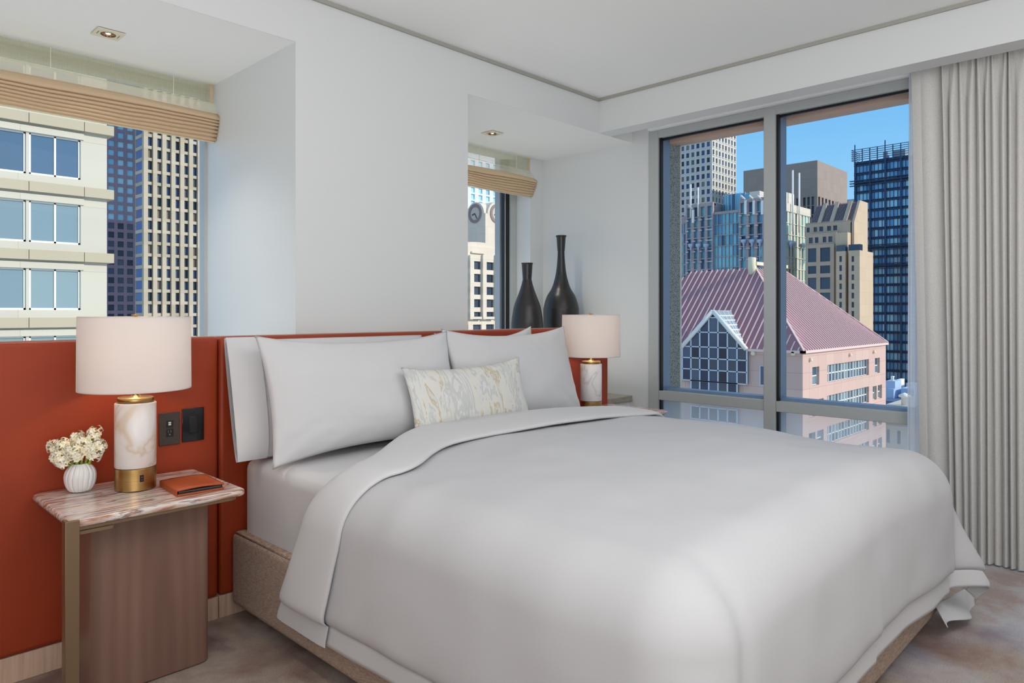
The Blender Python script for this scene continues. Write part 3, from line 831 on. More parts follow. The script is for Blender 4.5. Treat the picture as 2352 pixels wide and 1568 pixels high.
# ---- duvet drape
CX = 2.28; OW = 1.02; RS = .15; HW = OW - RS; YF = .705 + RS
DROP_A = .607           # cloth length beyond the flat top at the sides
DROP_B = .597
A_ = HW + DROP_A
YT = 2.13
def ztop(x, y):
    q = (x / HW)
    return .698 + .034 * (1 - min(1, abs(q)) ** 2.2) - .014 * max(0, q - .3) / .7 * max(0, min(1, (1.5 - y) / .6)) + .010 * noise.noise(Vector((x * 1.4, y * 1.6, 3)))
def drape(a, yc, off=0., bot=False):
    ex = max(0., abs(a) - HW); ey = max(0., YF - yc)
    sg = 1 if a >= 0 else -1
    px = max(-HW, min(HW, a)); py = max(YF, yc)
    d = (ex ** 4 + ey ** 4) ** .25 if (ex > 0 or ey > 0) else 0
    L0 = RS * PI / 2
    th = min(d / L0, 1) * PI / 2
    zt = ztop(px, py)
    if d <= 1e-6:
        return (CX + a, yc, zt + off)
    ang = math.atan2(ey, ex) if (ex + ey) > 0 else 0
    dx, dy = math.cos(ang) * sg, -math.sin(ang)
    f = RS * math.sin(th); g = RS * (1 - math.cos(th))
    tail = max(0., d - L0)
    cornerness = math.sin(2 * ang) ** 2 if (ex > 0 and ey > 0) else 0
    amp = 1.0 if sg > 0 else .25
    flare = .022 * min(1, tail / .35)
    k = min(1, tail / .38) ** 1.05
    flare += amp * cornerness * (.125 * k)
    if ex > 0 and ey > 0 and sg > 0:
        flare += .055 * k * math.sin(ang * 8 + .4) * math.sin(2 * ang)
    # gentle side waves
    s = (py * 5.0 if ey == 0 else px * 4.2)
    wv = .010 * k * noise.noise(Vector((s, tail * 1.5, 5 + sg)))
    f += flare + wv + off * math.sin(th)
    z = zt - g - tail * (1 - .10 * k * cornerness * amp) + off * math.cos(th)
    return (CX + px + dx * f, py + dy * f, max(z, .035))
FL = .072
def sstep(x): x = max(0, min(1, x)); return x * x * (3 - 2 * x)
def cshift(a):
    k = 1 if a < 0 else .25
    ex = max(0, abs(a) - HW)
    return k * (-.17 * sstep((abs(a) - .45) / (HW - .45)) + .14 * min(1, ex / .6))
def hshift(a):
    k = 1 if a < 0 else .25
    ex = max(0, abs(a) - HW)
    return k * (-.33 * sstep((abs(a) - .30) / (HW + .12 - .30)) + .25 * min(1, max(0, ex - .05) / .55))
dv = empty('duvet', (2.28, 1.6, 0), 0, 'puffy white duvet covering the bed, hanging over its sides and foot', 'duvet')
NA, NB = 220, 170
avals = [-A_ + 2 * A_ * i / NA for i in range(NA + 1)]
# put exact flange lines in the grid
import bisect
def snap(vals, t):
    k = min(range(len(vals)), key=lambda i: abs(vals[i] - t)); vals[k] = t; return k
iL = snap(avals, -(A_ - FL)); iR = snap(avals, A_ - FL)
YB = YF - DROP_B
yvals = [YT + (YB - YT) * j / NB for j in range(NB + 1)]
jF = snap(yvals, YB + FL)
def puff(a, y):
    dd = min((A_ - FL) - abs(a), y - (YB + FL))
    e = max(0, min(1, dd / .05))
    n = .010 * noise.noise(Vector((a * 2.2, y * 2.2, 1))) - .010 * math.exp(-((a + HW * .97 + (YF - y) * .12) / .035) ** 2) * sstep((YF + .05 - y) / .3) + .005 * noise.noise(Vector((a * 6, y * 6, 9)))
    side = 1
    return (.026 + n) * math.sqrt(1 - (1 - e) ** 2)
def sub(i0, i1, j0, j1, offf):
    m = MB(); vs = []; fs = []
    for j in range(j0, j1 + 1):
        for i in range(i0, i1 + 1):
            wy = max(0, 1 - (YT - yvals[j]) / .5)
            vs.append(drape(avals[i], yvals[j] + cshift(avals[i]) * wy, offf(avals[i], yvals[j])))
    n = i1 - i0 + 1
    for j in range(j1 - j0):
        for i in range(i1 - i0): fs.append((j * n + i, j * n + i + 1, (j + 1) * n + i + 1, (j + 1) * n + i))
    m.add(vs, fs, True); return m
sub(iL, iR, 0, jF, puff).build('duvet_cover', M_DUVET, dv, solid=.004)
flo = lambda a, y: .001 + .0
hm = MB()
for q in (sub(0, iL, 0, jF, flo), sub(iR, NA, 0, jF, flo), sub(0, NA, jF, NB, flo)): hm.add(q.v, q.f, True)
hm.build('hem_flange', M_SHEET, dv, solid=.003)
# folded back top edge: thick rounded roll seen from the side
prof = [(2.16, .026), (2.10, .030), (2.068, .032), (2.058, .040), (2.064, .050), (2.10, .057), (2.20, .063), (2.30, .064), (2.36, .062), (2.40, .054), (2.43, .040), (2.445, .020), (2.447, .002), (2.435, -.012), (2.41, -.020), (2.34, -.022)]
def fold(i0, i1, thick):
    m = MB(); vs = []; fs = []
    np_ = len(prof)
    for i in range(i0, i1 + 1):
        a = avals[i]
        ex = max(0, abs(a) - HW)
        for (y, of) in prof:
            dd = (A_ - FL) - abs(a); e = max(0., min(1, dd / .05))
            of2 = of * (.30 + .70 * math.sqrt(1 - (1 - e) ** 2)) if thick else of * .22 + .004
            wob = .006 * noise.noise(Vector((a * 7, 0, 2))) * (1 if y < 2.1 else .3) + .015 * noise.noise(Vector((a * 1.6, 4, 2)))
            ty = sstep((y - 2.07) / .38); shift = cshift(a) * (1 - ty) + hshift(a) * ty
            if of < 0: of2 = max(of, -.022) if ex < .05 else max(of * .4, -.006)
            vs.append(drape(a, y + wob + shift, of2 + .004 * noise.noise(Vector((a * 3, y * 5, 4)))))
    for i in range(i1 - i0):
        for k in range(np_ - 1): fs.append((i * np_ + k, (i + 1) * np_ + k, (i + 1) * np_ + k + 1, i * np_ + k + 1))
    m.add(vs, fs, True); return m
fold(iL, iR, True).build('folded_edge', M_SHEET, dv, subsurf=1)
for q in (fold(0, iL, False), fold(iR, NA, False)): q.build('hem_flange', M_SHEET, dv)
# the corner of the cloth turned under at the far foot corner
cq = [(2146, 1388, .735), (2236, 1342, .70), (2249, 1411, .66), (2177, 1441, .66)]
cq = [Vector((xr(px, Y), Y, zatY(px, py, Y))) for px, py, Y in cq]
m = MB(); m.grid(lambda u, v: tuple(cq[0].lerp(cq[1], u).lerp(cq[3].lerp(cq[2], u), v) + Vector((0, .02 * math.sin(u * 9) * v, .012 * math.sin(u * PI) * v))), 24, 12)
m.build('turned_corner', M_SHEET, dv, solid=.003)

# ---- pillows
def pillow(label, x, y, z, W, Hh, T, lean, yaw=0, roll=0, ear=.05, mat=M_SHEET, group='white bed pillows', seed=0, flatend=False, name='pillow', cat='pillow', seam=True, piece=None):
    """origin at bottom centre edge"""
    m = MB(); nu, nv = 64, 44
    def surf(sgn):
        def fn(u, v):
            a = u * 2 - 1; b_ = v * 2 - 1
            a = math.copysign(abs(a) ** .85, a); b_ = math.copysign(abs(b_) ** .85, b_)
            pa, pb = 1 - abs(a) ** 2.6, 1 - abs(b_) ** 2.6
            th = T / 2 * (max(0, pa) ** .62) * (max(0, pb) ** .62)
            X = W / 2 * a * (1 - ear * (1 - b_ * b_)); Y = Hh / 2 * b_ * (1 - ear * 3.0 * (1 - abs(a) ** 2.4))
            if flatend and a < 0:
                X = W / 2 * a; th = T / 2 * max(0, pb) ** .62 * max(.16, max(0, pa) ** .5) if abs(b_) < 1 else 0
            n = noise.noise(Vector((a * 2.2 + seed, b_ * 2.0, seed * 1.7 + (0 if sgn > 0 else 5))))
            th2 = th * (1 + .10 * n) + (.0018 * noise.noise(Vector((a * 9 + seed, b_ * 9, 1))) if th > .01 else 0)
            # soft creases running to the corners
            cc = abs(a) * abs(b_)
            th2 += .003 * math.sin((abs(a) - abs(b_)) * 16 + seed) * cc * (th > .006)
            return (X, Y + Hh / 2, sgn * th2)
        return fn
    m.grid(surf(1), nu, nv); n0 = len(m.v)
    g = MB().grid(surf(-1), nu, nv); m.add(g.v, [f[::-1] for f in g.f], True)
    o = m.build(name, mat, None, weld=True)
    o.location = (x, y, z); 
    o.rotation_euler = (Matrix.Rotation(yaw, 3, 'Z') @ Matrix.Rotation(PI / 2 - lean, 3, 'X') @ Matrix.Rotation(roll, 3, 'Z')).to_euler()
    meta(o, label, cat, group)
    return o
pb = pillow('left back pillow, its open hemmed end facing the near nightstand', 1.745, 2.715, .677, 1.01, .49, .13, .22, ear=.0, seed=1, flatend=True)
# hem band of the open pillowcase end
m = MB()
def band(sgn):
    def fn(u, v):
        b_ = v * 2 - 1; b_ = math.copysign(abs(b_) ** .85, b_)
        a = -1 + .24 * u
        pb_ = max(0, 1 - abs(b_) ** 2.6) ** .62
        pa = max(.16, max(0, 1 - abs(a) ** 2.6) ** .5)
        th = .07 * pb_ * pa + .007
        return (1.01 / 2 * a - .002, .25 * b_ * 1.004 + .25, sgn * th)
    return fn
m.grid(band(1), 6, 30); g = MB().grid(band(-1), 6, 30); m.add(g.v, [f[::-1] for f in g.f], True)
bo = m.build('hem_band', M_SHEET, pb)
pillow('left front pillow, wide and white, leaning behind the patterned cushion', 1.79, 2.525, .668, 1.00, .53, .165, .28, ear=.055, seed=2)
pillow('right back pillow, only its top corner showing against the headboard', 2.725, 2.715, .677, .75, .512, .12, .22, ear=.07, roll=.035, seed=3)
pillow('right front pillow, white, leaning beside the far lamp', 2.765, 2.56, .668, .99, .54, .155, .27, ear=.06, seed=4, yaw=.03)
cu = pillow('small oblong cushion in pale blue and gold brocade on the bed centre', 2.258, 2.405, .702, .755, .345, .135, .27, ear=.06, mat=M_CUSH, group=None, seed=6, name='lumbar_cushion', cat='cushion', roll=.018)
# ================================================================== THE CITY
GZ = -62.0
MB().box(-400, 900, -300, 900, GZ - 1, GZ).build('street_ground', plain('pale_street', sr(214, 210, 202), .9))['kind'] = 'structure'

def stone(name, c1, c2, mortar, bw, bh, ms=.012, rough=.85, off=0.0):
    t = MT(name, rough=rough, spec=.2)
    tc_ = t.node('ShaderNodeTexCoord'); sp = t.node('ShaderNodeSeparateXYZ'); t.l.new(tc_.outputs['Object'], sp.inputs[0])
    cb = t.node('ShaderNodeCombineXYZ'); t.l.new(t.math('ADD', sp.outputs[0], sp.outputs[1]), cb.inputs[0]); t.l.new(sp.outputs[2], cb.inputs[1])
    br = t.node('ShaderNodeTexBrick'); br.offset = off
    br.inputs['Color1'].default_value = c1; br.inputs['Color2'].default_value = c2; br.inputs['Mortar'].default_value = mortar
    br.inputs['Scale'].default_value = 1; br.inputs['Mortar Size'].default_value = ms; br.inputs['Brick Width'].default_value = bw; br.inputs['Row Height'].default_value = bh
    br.inputs['Bias'].default_value = 0
    t.l.new(cb.outputs[0], br.inputs['Vector'])
    n = t.noise(tc_.outputs['Object'], .35, 4, .6)
    t.color(t.mix(t.math('MULTIPLY', n, .22), br.outputs['Color'], mortar)); return t.m
def pane_mat(name, cols, rough=.12, spec=.6, metal=0):
    t = MT(name, rough=rough, spec=spec, metal=metal)
    g = t.node('ShaderNodeNewGeometry'); oi = t.node('ShaderNodeObjectInfo')
    f = t.math('FRACT', t.math('ADD', g.outputs['Random Per Island'], oi.outputs['Random']))
    n = len(cols)
    t.color(t.ramp(f, [(i / n, c) for i, c in enumerate(cols)], 'CONSTANT') if n > 2 else t.ramp(f, [(0, cols[0]), (1, cols[-1])])); return t.m

class Bld:
    def __init__(s, name, base, label, cat='building', wall=None):
        s.r = empty(name, base, 0, label, cat); s.base = Vector(base); s.p = []; s.wall = wall; s.wm = MB()
    def face(s, axis, c0, c1, plane, zb, zt, nc, nr, ww, wh, pane, depth=.35, vo=0., pier=None, span=True, skip=None, pname='window', mull=0):
        """facade: window openings between piers and spandrels, panes set back. axis 'x': faces -Y, 'y': faces -X"""
        wm = pier if pier is not None else s.wm
        pw = (c1 - c0) / nc; ph = (zt - zb) / nr
        def bx(mb, a, b_, z0, z1, d0, d1):
            if axis == 'x': mb.box(a, b_, plane + d0, plane + d1, z0, z1)
            else: mb.box(plane + d0, plane + d1, a, b_, z0, z1)
        for i in range(nc + 1):
            lo = c0 if i == 0 else c0 + (i - (1 - ww) / 2) * pw; hi = c1 if i == nc else c0 + (i + (1 - ww) / 2) * pw
            bx(wm, lo, hi, zb, zt, 0, depth)
        if span:
            for j in range(nr + 1):
                lo = zb if j == 0 else zb + (j - (1 - wh) / 2 + vo) * ph; hi = zt if j == nr else zb + (j + (1 - wh) / 2 + vo) * ph
                for i in range(nc):
                    bx(s.wm, c0 + (i + (1 - ww) / 2) * pw, c0 + (i + 1 - (1 - ww) / 2) * pw, lo, hi, .06, depth)
        w_, h_ = pw * ww, ph * wh
        for i in range(nc):
            for j in range(nr):
                if skip and skip(i, j): continue
                cc = c0 + (i + .5) * pw; cz = zb + (j + .5 + vo) * ph
                P = (cc, plane + depth * .8, cz) if axis == 'x' else (plane + depth * .8, cc, cz)
                s.p.append((P, axis, w_, h_, pane, pname))
    def finish(s, view=None, skipz=None):
        """the 100 panes that show largest become parts, the rest one part"""
        for (c, mat, nm) in getattr(s, 'extra', []): pass
        if s.wm.v: s.wm.build('wall', s.wall, s.r)
        def score(q):
            x, y, d = proj(*q[0])
            vis = 0
            for (a, b_, c, e) in (view or [(0, 2352, 0, 1568)]):
                if a <= x <= b_ and c <= y <= e: vis = 1
            return vis * q[2] * q[3] / d ** 2
        ps = sorted(s.p, key=score, reverse=True)
        cache = {}
        n1 = 0; rest = {}
        for q in ps:
            (P, axis, w_, h_, mat, nm) = q
            if n1 < 100 and score(q) > 0:
                key = (axis, round(w_, 3), round(h_, 3), mat.name)
                if key not in cache:
                    m = MB()
                    if axis == 'x': m.box(-w_ / 2, w_ / 2, -.03, .03, -h_ / 2, h_ / 2)
                    else: m.box(-.03, .03, -w_ / 2, w_ / 2, -h_ / 2, h_ / 2)
                    o = m.build(nm, mat, s.r, world=False); cache[key] = o
                    o.location = Vector(P) - s.base
                else:
                    o = cache[key].copy(); COL.objects.link(o); o.parent = s.r; o.location = Vector(P) - s.base
                n1 += 1
            else:
                m = rest.setdefault(mat.name, (MB(), mat))[0]
                if axis == 'x': m.box(P[0] - w_ / 2, P[0] + w_ / 2, P[1] - .03, P[1] + .03, P[2] - h_ / 2, P[2] + h_ / 2)
                else: m.box(P[0] - .03, P[0] + .03, P[1] - w_ / 2, P[1] + w_ / 2, P[2] - h_ / 2, P[2] + h_ / 2)
        # one remaining part, with several materials
        if rest:
            allm = MB(); mats = []; idx = []
            for k, (m, mat) in rest.items():
                mats.append(mat); idx += [len(mats) - 1] * len(m.f); allm.add(m.v, m.f)
            o = allm.build('window', mats[0], s.r)
            for mt in mats[1:]: o.data.materials.append(mt)
            for p, i_ in zip(o.data.polygons, idx): p.material_index = i_
            o['kind'] = 'stuff'
        return s.r
    def part(s, name, mb, mat, **k): return mb.build(name, mat, s.r, **k)

# ---------- L1: pale concrete office block, near, in the left window
P_BLUE = pane_mat('office_glass_blue', [sr(60, 88, 124), sr(78, 108, 142), sr(68, 96, 132), sr(84, 112, 140)], .1)
P_PALE = pane_mat('office_glass_pale', [sr(128, 152, 164), sr(140, 162, 170), sr(134, 158, 160)], .1)
conc = stone('pale_concrete', sr(208, 206, 192), sr(204, 200, 188), sr(180, 176, 160), 5.0, 3.42, .012)
ledgem = stone('tan_exposed_concrete', sr(190, 182, 160), sr(190, 182, 160), sr(164, 156, 134), 5, 9, .004)
M_WF = plain('white_window_frame', sr(242, 242, 238), .5)
L = Bld('office_building', (4, 48, GZ), 'pale concrete office block with tan ledges and white framed windows, nearest in the left window', wall=conc)
YF_ = 42.0; FH = 3.42; ZT0_ = 9.99 + CAMZ
XE = 11.98
L.wm.box(-6, XE, YF_ + .35, 54, GZ, 18)
groups = [(6.02, 8.33), (8.46, 10.74), (3.5, 5.8), (1.0, 3.3)]
bmts = MB(); ledges = []
for k in range(-6, 8):
    zt = ZT0_ + 3.42 * k - 3.42 * 0
    wz0, wz1 = zt + .39, zt + 2.47
    # wall bands (front skin) with openings
    L.wm.box(-6, XE, YF_, YF_ + .35, zt - .95, wz0)
    xs = sorted(groups)
    edges = [-6] + [v for g_ in xs for v in g_] + [XE]
    for a, b_ in zip(edges[::2], edges[1::2]): L.wm.box(a, b_, YF_, YF_ + .35, wz0, wz1)
    lm = MB(); 
    for a, b_ in ((-6, 5.9), (5.93, 8.38), (8.41, 10.83), (10.86, XE + .27)): lm.box(a, b_, YF_ - .28, YF_ + (.0 if b_ < XE else 8), zt - .50, zt)
    L.part('ledge', lm, ledgem)
    sm = MB(); sm.box(-6, XE - 1.1, YF_ - .07, YF_, zt - .93, zt - .60); L.part('fascia', sm, conc)
    for gi, (a, b_) in enumerate(groups):
        if k < -4: continue
        fm = MB(); f = .07
        fm.box(a, b_, YF_ + .10, YF_ + .2, wz0, wz0 + f + .03); fm.box(a, b_, YF_ + .10, YF_ + .2, wz1 - f, wz1)
        mid = (a + b_) / 2
        for c in (a + f / 2 + .01, mid, b_ - f / 2 - .01): fm.box(c - f / 2 - .01, c + f / 2 + .01, YF_ + .10, YF_ + .2, wz0, wz1)
        wf = L.part('window', fm, M_WF)
        pm = MB(); pm.box(a + .05, mid - .05, YF_ + .15, YF_ + .17, wz0 + .05, wz1 - .05); pm.box(mid + .05, b_ - .05, YF_ + .15, YF_ + .17, wz0 + .05, wz1 - .05)
        pm.build('pane', P_BLUE if k >= -1 else P_PALE, wf)
L.finish()

# ---------- L3: stone ribbed tower
rib_st = stone('beige_rib_stone', sr(200, 190, 170), sr(180, 170, 150), sr(166, 156, 136), 5.4, 3.67, .01)
P_DK = pane_mat('tower_glass_dark', [sr(52, 72, 112), sr(40, 52, 74), sr(66, 84, 118), sr(92, 98, 108), sr(36, 46, 66), sr(58, 78, 108), sr(120, 112, 100)], .1)
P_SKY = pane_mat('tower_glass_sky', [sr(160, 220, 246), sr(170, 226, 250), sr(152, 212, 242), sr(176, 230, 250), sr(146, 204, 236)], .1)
P_NAVY = pane_mat('side_glass_blue', [sr(90, 128, 184), sr(104, 140, 190), sr(80, 116, 170)], .1)
L3 = Bld('stone_tower', (88, 245, GZ), 'beige tower with closely spaced stone ribs, right edge of the left window', wall=rib_st)
Y3 = 230.0; X3 = 75.6
L3.wm.box(X3 + .5, 112, Y3 + 1.0, Y3 + 7.2, GZ, 118)
RH = 3.67
ribs = MB()
nc = 13
for i in range(nc + 1):
    c = X3 + .6 + i * 2.70; ribs.box(c - .62, c + .62, Y3 - .5, Y3 + 1.0, GZ, 118)
nr = 34; zb = 118 - nr * RH
L3.face('x', X3 + .6, X3 + .6 + nc * 2.7, Y3, zb, 118, nc, nr, .56, .74, P_DK, depth=1.0, pier=ribs, skip=None)
L3.part('stone_ribs', ribs, rib_st)
L3.face('y', Y3 + .6, Y3 + 7.2, X3, zb, 118, 1, nr, .94, .72, P_NAVY, depth=.45)
L3.finish([(300, 480, 290, 790)])
# ---------- L2: purple grid tower
pur = stone('mauve_granite', sr(158, 140, 156), sr(150, 134, 148), sr(118, 104, 118), 3.14, 3.29, .03)
L2 = Bld('grid_tower', (76, 292, GZ), 'mauve granite tower with a square grid of sky blue windows, behind the pale office block', wall=pur)
Y2 = 280.0
zb2 = CAMZ + (717 - 508.5) / 1613 * 255 - 3.29 * 30
L2.wm.box(50, 100, Y2 + .45, Y2 + 30, GZ, 125)
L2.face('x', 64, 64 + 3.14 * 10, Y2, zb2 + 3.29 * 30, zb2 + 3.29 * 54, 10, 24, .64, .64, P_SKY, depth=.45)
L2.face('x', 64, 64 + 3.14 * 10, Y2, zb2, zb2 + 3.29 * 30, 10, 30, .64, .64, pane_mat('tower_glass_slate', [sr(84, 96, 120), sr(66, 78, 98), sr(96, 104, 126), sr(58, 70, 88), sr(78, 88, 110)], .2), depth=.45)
L2.finish([(247, 312, 284, 725)])

# ---------- C: clock tower in the corner niche window
cst = stone('cream_stone', sr(232, 222, 206), sr(228, 216, 200), sr(200, 186, 168), 3.2, 2.4, .02)
P_CL = pane_mat('dark_office_glass', [sr(58, 72, 92), sr(70, 82, 98), sr(50, 64, 82)], .1)
C = Bld('clock_tower', (176, 184, GZ), 'cream stone tower with round clock faces seen through the narrow corner window', wall=cst)
XC, YC = 170.0, 177.7
C.wm.box(XC, XC + 12.5, YC, YC + 10.5, GZ, 36)
def arch(axis, c, plane, z, r, d):
    m = MB(); n = 20
    pts = [(c + r * math.cos(PI * k / n), z + r * math.sin(PI * k / n)) for k in range(n + 1)]
    if axis == 'x':
        vs = [(x, plane, zz_) for x, zz_ in pts] + [(x, plane + d, zz_) for x, zz_ in pts]
    else:
        vs = [(plane, x, zz_) for x, zz_ in pts] + [(plane + d, x, zz_) for x, zz_ in pts]
    N = n + 1
    m.add(vs, [tuple(range(N)), tuple(range(N, 2 * N))[::-1]] + [(i, (i + 1) % N, N + (i + 1) % N, N + i) for i in range(N)])
    return m
zc = 36.3
a1 = arch('y', YC + 5.2, XC - .02, zc - .6, 4.6, 12); C.wm.add(a1.v, a1.f)
a1 = arch('x', XC + 6.0, YC - .02, zc - .6, 4.9, 10); C.wm.add(a1.v, a1.f)
def clock(axis, c, plane, z, r):
    root = None
    def ringm(r0, r1, d0, d1):
        m = MB(); n = 40; vs = []
        for rr, dd in ((r0, d0), (r0, d1), (r1, d1), (r1, d0)):
            for k in range(n):
                x, zz_ = c + rr * math.cos(2 * PI * k / n), z + rr * math.sin(2 * PI * k / n)
                vs.append((x, plane + dd, zz_) if axis == 'x' else (plane + dd, x, zz_))
        fs = [(a * n + k, a * n + (k + 1) % n, b_ * n + (k + 1) % n, b_ * n + k) for a, b_ in ((0, 1), (1, 2), (2, 3)) for k in range(n)]
        return m.add(vs, fs)
    cl = C.part('clock_face', ringm(.01, 3.4, 0, -.12), plain('clock_cream', sr(206, 196, 186), .8))
    rg = ringm(2.35, 3.4, -.1, -.3); rg.build('clock_ring', plain('clock_ring_brown', sr(150, 132, 130), .8), cl)
    hm_ = MB()
    for ang, ln, wd in ((200, 1.5, .16), (-60, 2.2, .13)):
        a = math.radians(ang); dx, dz = math.cos(a) * (1 if axis == 'x' else -1), math.sin(a); nx, nz = -dz, dx
        q = [(c + nx * wd, z + nz * wd), (c - nx * wd, z - nz * wd), (c - nx * wd + dx * ln, z - nz * wd + dz * ln), (c + nx * wd + dx * ln, z + nz * wd + dz * ln)]
        vs = [(x, plane - .25, zz_) for x, zz_ in q] if axis == 'x' else [(plane - .25, x, zz_) for x, zz_ in q]
        vs += [(x, plane - .33, zz_) for x, zz_ in q] if axis == 'x' else [(plane - .33, x, zz_) for x, zz_ in q]
        hm_.add(vs, [(0, 1, 2, 3), (4, 5, 6, 7), (0, 1, 5, 4), (1, 2, 6, 5), (2, 3, 7, 6), (3, 0, 4, 7)])
    hm_.build('clock_hand', M_BLACK, cl)
clock('y', YC + 5.2, XC, zc, 3.4); clock('x', XC + 5.6, YC, zc, 3.4)
C.finish()
ztp_ = zatY(1095, 594.5, 150)
C2 = Bld('stone_office_block', (142, 155, GZ), 'cream stone block with dark square windows below the clock faces', wall=cst)
C2.wm.box(125, 165, 151.0, 170, GZ, 20.5); C2.wm.box(125, 165, 150.0, 151.0, ztp_, 20.5)
m_ = arch('x', 142, 150.4, 20.4, 9.0, 6)
vs = [(x, y, 20.4 + (z - 20.4) * .16) for x, y, z in m_.v]; C2.wm.add(vs, m_.f)
xs0 = xr(1087, 150) ; xs1 = xr(1106, 150); pitch = xr(1117, 150) - xr(1087, 150)
for k in range(5):
    z1 = zatY(1095, 600 + 29 * k, 150); z0 = zatY(1095, 618.5 + 29 * k, 150)
c0 = xs0 - (pitch - (xs1 - xs0)) / 2
ph = 29 / 1613. * 150 / (.696 - .718 * ((1100 - 1176) / 1613.))
ztp = zatY(1095, 594.5, 150)
C2.face('x', c0 - 2 * pitch, c0 + 4 * pitch, 150, ztp - ph * 10, ztp, 6, 10, .64, .64, P_CL, depth=.9)
for i, px in enumerate((1079, 1108, 1138)):
    q = xr(px, 149.6); C2.wm.box(q, q + 1.5, 149.3, 150.4, zatY(px, 733, 149.3), zatY(px, 585, 149.3))
for px in (1080, 1110):
    q = xr(px, 149); C2.wm.box(q, q + 4.6, 148.9, 150.2, zatY(px, 733, 149), zatY(px, 730, 149) + .35)
C2.wm.box(c0 + pitch * -.0, c0 + pitch * 1.02, 149.4, 150.4, zatY(1095, 582, 150), zatY(1095, 578, 150))
C2.finish([(1075, 1140, 540, 760)])
C3 = Bld('striped_tower', (305, 340, GZ), 'white tower with vertical blue window strips rising behind the clock tower', wall=plain('white_cladding', sr(226, 230, 236), .7))
C3.wm.box(240, 300, 301, 330, GZ, 95)
C3.face('x', 250, 250 + 6.0 * 8, 300, -20, 90, 8, 28, .5, .75, P_SKY, depth=1.0)
C3.finish([(1075, 1140, 440, 475)])

# ---------- B1 white gridded tower
b1m = stone('pale_grey_precast', sr(214, 212, 204), sr(210, 206, 198), sr(184, 182, 174), 2.8, 3.8, .02)
P_B1 = pane_mat('tower_glass_steel', [sr(60, 78, 120), sr(92, 100, 116), sr(52, 62, 88), sr(128, 122, 112), sr(72, 92, 134), sr(44, 50, 62)], .15)
B1 = Bld('gridded_tower', (320, 175, GZ), 'tall pale grey tower with small square windows at the left of the big window', wall=b1m)
X1, Y1 = 302.0, 162.0
B1.wm.box(X1 + .5, 326.6, Y1 + .5, 205, GZ, 112)
RB = 340 * 17.6 / 1613.
nr = 42; zb1 = 112 - nr * RB
B1.face('y', Y1 + .51, Y1 + .51 + 2.72 * 10, X1, zb1, 112, 10, nr, .58, .62, P_B1, depth=.5)
B1.face('x', X1, 326.6, Y1, zb1, 112, 8, nr, .48, .62, P_B1, depth=.5)
# projecting sills
sm = MB()
for j in range(14, nr):
    zz_ = zb1 + j * RB
    for i in range(8): sm.box(X1 + (i + .25) * 3.075, X1 + (i + .75) * 3.075, Y1 - .25, Y1 + .1, zz_ + .35, zz_ + .65)
    for i in range(7): sm.box(X1 - .25, X1 + .1, Y1 + (i + .2) * 2.72, Y1 + (i + .8) * 2.72, zz_ + .35, zz_ + .65)
B1.part('sills', sm, plain('sill_white', sr(226, 226, 220), .8))
B1.finish([(1555, 1692, 305, 500)])

# ---------- B2 brown-grey tower
b2m = stone('warm_grey_precast', sr(168, 154, 144), sr(162, 148, 138), sr(136, 124, 116), 4.0, 4.2, .02)
B2 = Bld('ribbed_tower', (322, 130, GZ), 'warm grey flat-topped tower with a blank crown and tall narrow window slots', wall=b2m)
X2_, Y2_ = 306.0, 115.0; T2 = 66.0
B2.wm.box(X2_ + 1, 342, Y2_ + 1, 148.3, GZ, T2)
B2.wm.box(X2_, 342, Y2_, 148.3, T2 - 15.0, T2 + .2)
P_B2 = pane_mat('slot_glass', [sr(62, 72, 104), sr(50, 58, 84), sr(76, 82, 104), sr(44, 50, 70)], .2)
zlow = -20
for g_ in range(5):
    y0 = Y2_ + 1.0 + g_ * 6.6
    B2.face('y', y0, y0 + 5.4, X2_, zlow, T2 - 15, 3, 18, .62, .93, P_B2, depth=.9)
    B2.wm.box(X2_, X2_ + .9, y0 + 5.4, y0 + 6.6, zlow, T2 - 15)
B2.wm.box(X2_, X2_ + .9, Y2_ + .91, Y2_ + 1, zlow, T2 - 15)
pb2 = MB()
B2.face('x', X2_, 342, Y2_, zlow, T2 - 15, 9, 1, .55, .995, P_B2, depth=.9)
B2.finish([(1700, 1950, 360, 520)])

# ---------- B3 teal glass building
b3m = stone('grey_pink_granite', sr(176, 168, 170), sr(170, 160, 164), sr(142, 134, 138), 3.0, 1.6, .03)
b3w = stone('white_stone', sr(228, 222, 208), sr(224, 218, 204), sr(198, 192, 180), 3.0, 1.6, .03)
P_T = pane_mat('teal_glass', [sr(112, 184, 208), sr(132, 200, 216), sr(104, 164, 194), sr(126, 194, 208), sr(84, 128, 160), sr(96, 152, 186), sr(64, 98, 118), sr(140, 204, 218)], .12, metal=.15)
P_G = pane_mat('green_glass', [sr(150, 208, 202), sr(120, 178, 172), sr(62, 98, 106), sr(160, 214, 208), sr(84, 132, 136)], .15)
B3 = Bld('glass_office_building', (238, 110, GZ), 'teal glass and grey granite office building rising behind the pink pyramid roof', wall=b3m)
X3_, Y3_ = 227.0, 96.0
def Yb3(px): return yr(px, X3_)
B3.wm.box(X3_ + 1.2, 247.7, Y3_ + 1.0, 146, GZ, 34)
R3 = 3.75
def sect(p0, p1, ztop_, ncol, ww, wh, zb_=-45, mat=P_T, dz=0.8, stp=0):
    a, b_ = Yb3(p1), Yb3(p0)
    n = int((ztop_ - dz - zb_) / R3); z0 = ztop_ - dz - n * R3
    B3.wm.box(X3_ - stp, X3_ + 1.2, a, b_, ztop_ - dz, ztop_)
    B3.face('y', a, b_, X3_ - stp, z0, ztop_ - dz, ncol, n, ww, wh, mat, depth=.6 + stp)
def Zb3(px, py): return zat(px, py, X3_)
sect(1561, 1578, Zb3(1565, 497), 2, .62, .86, dz=2.6)
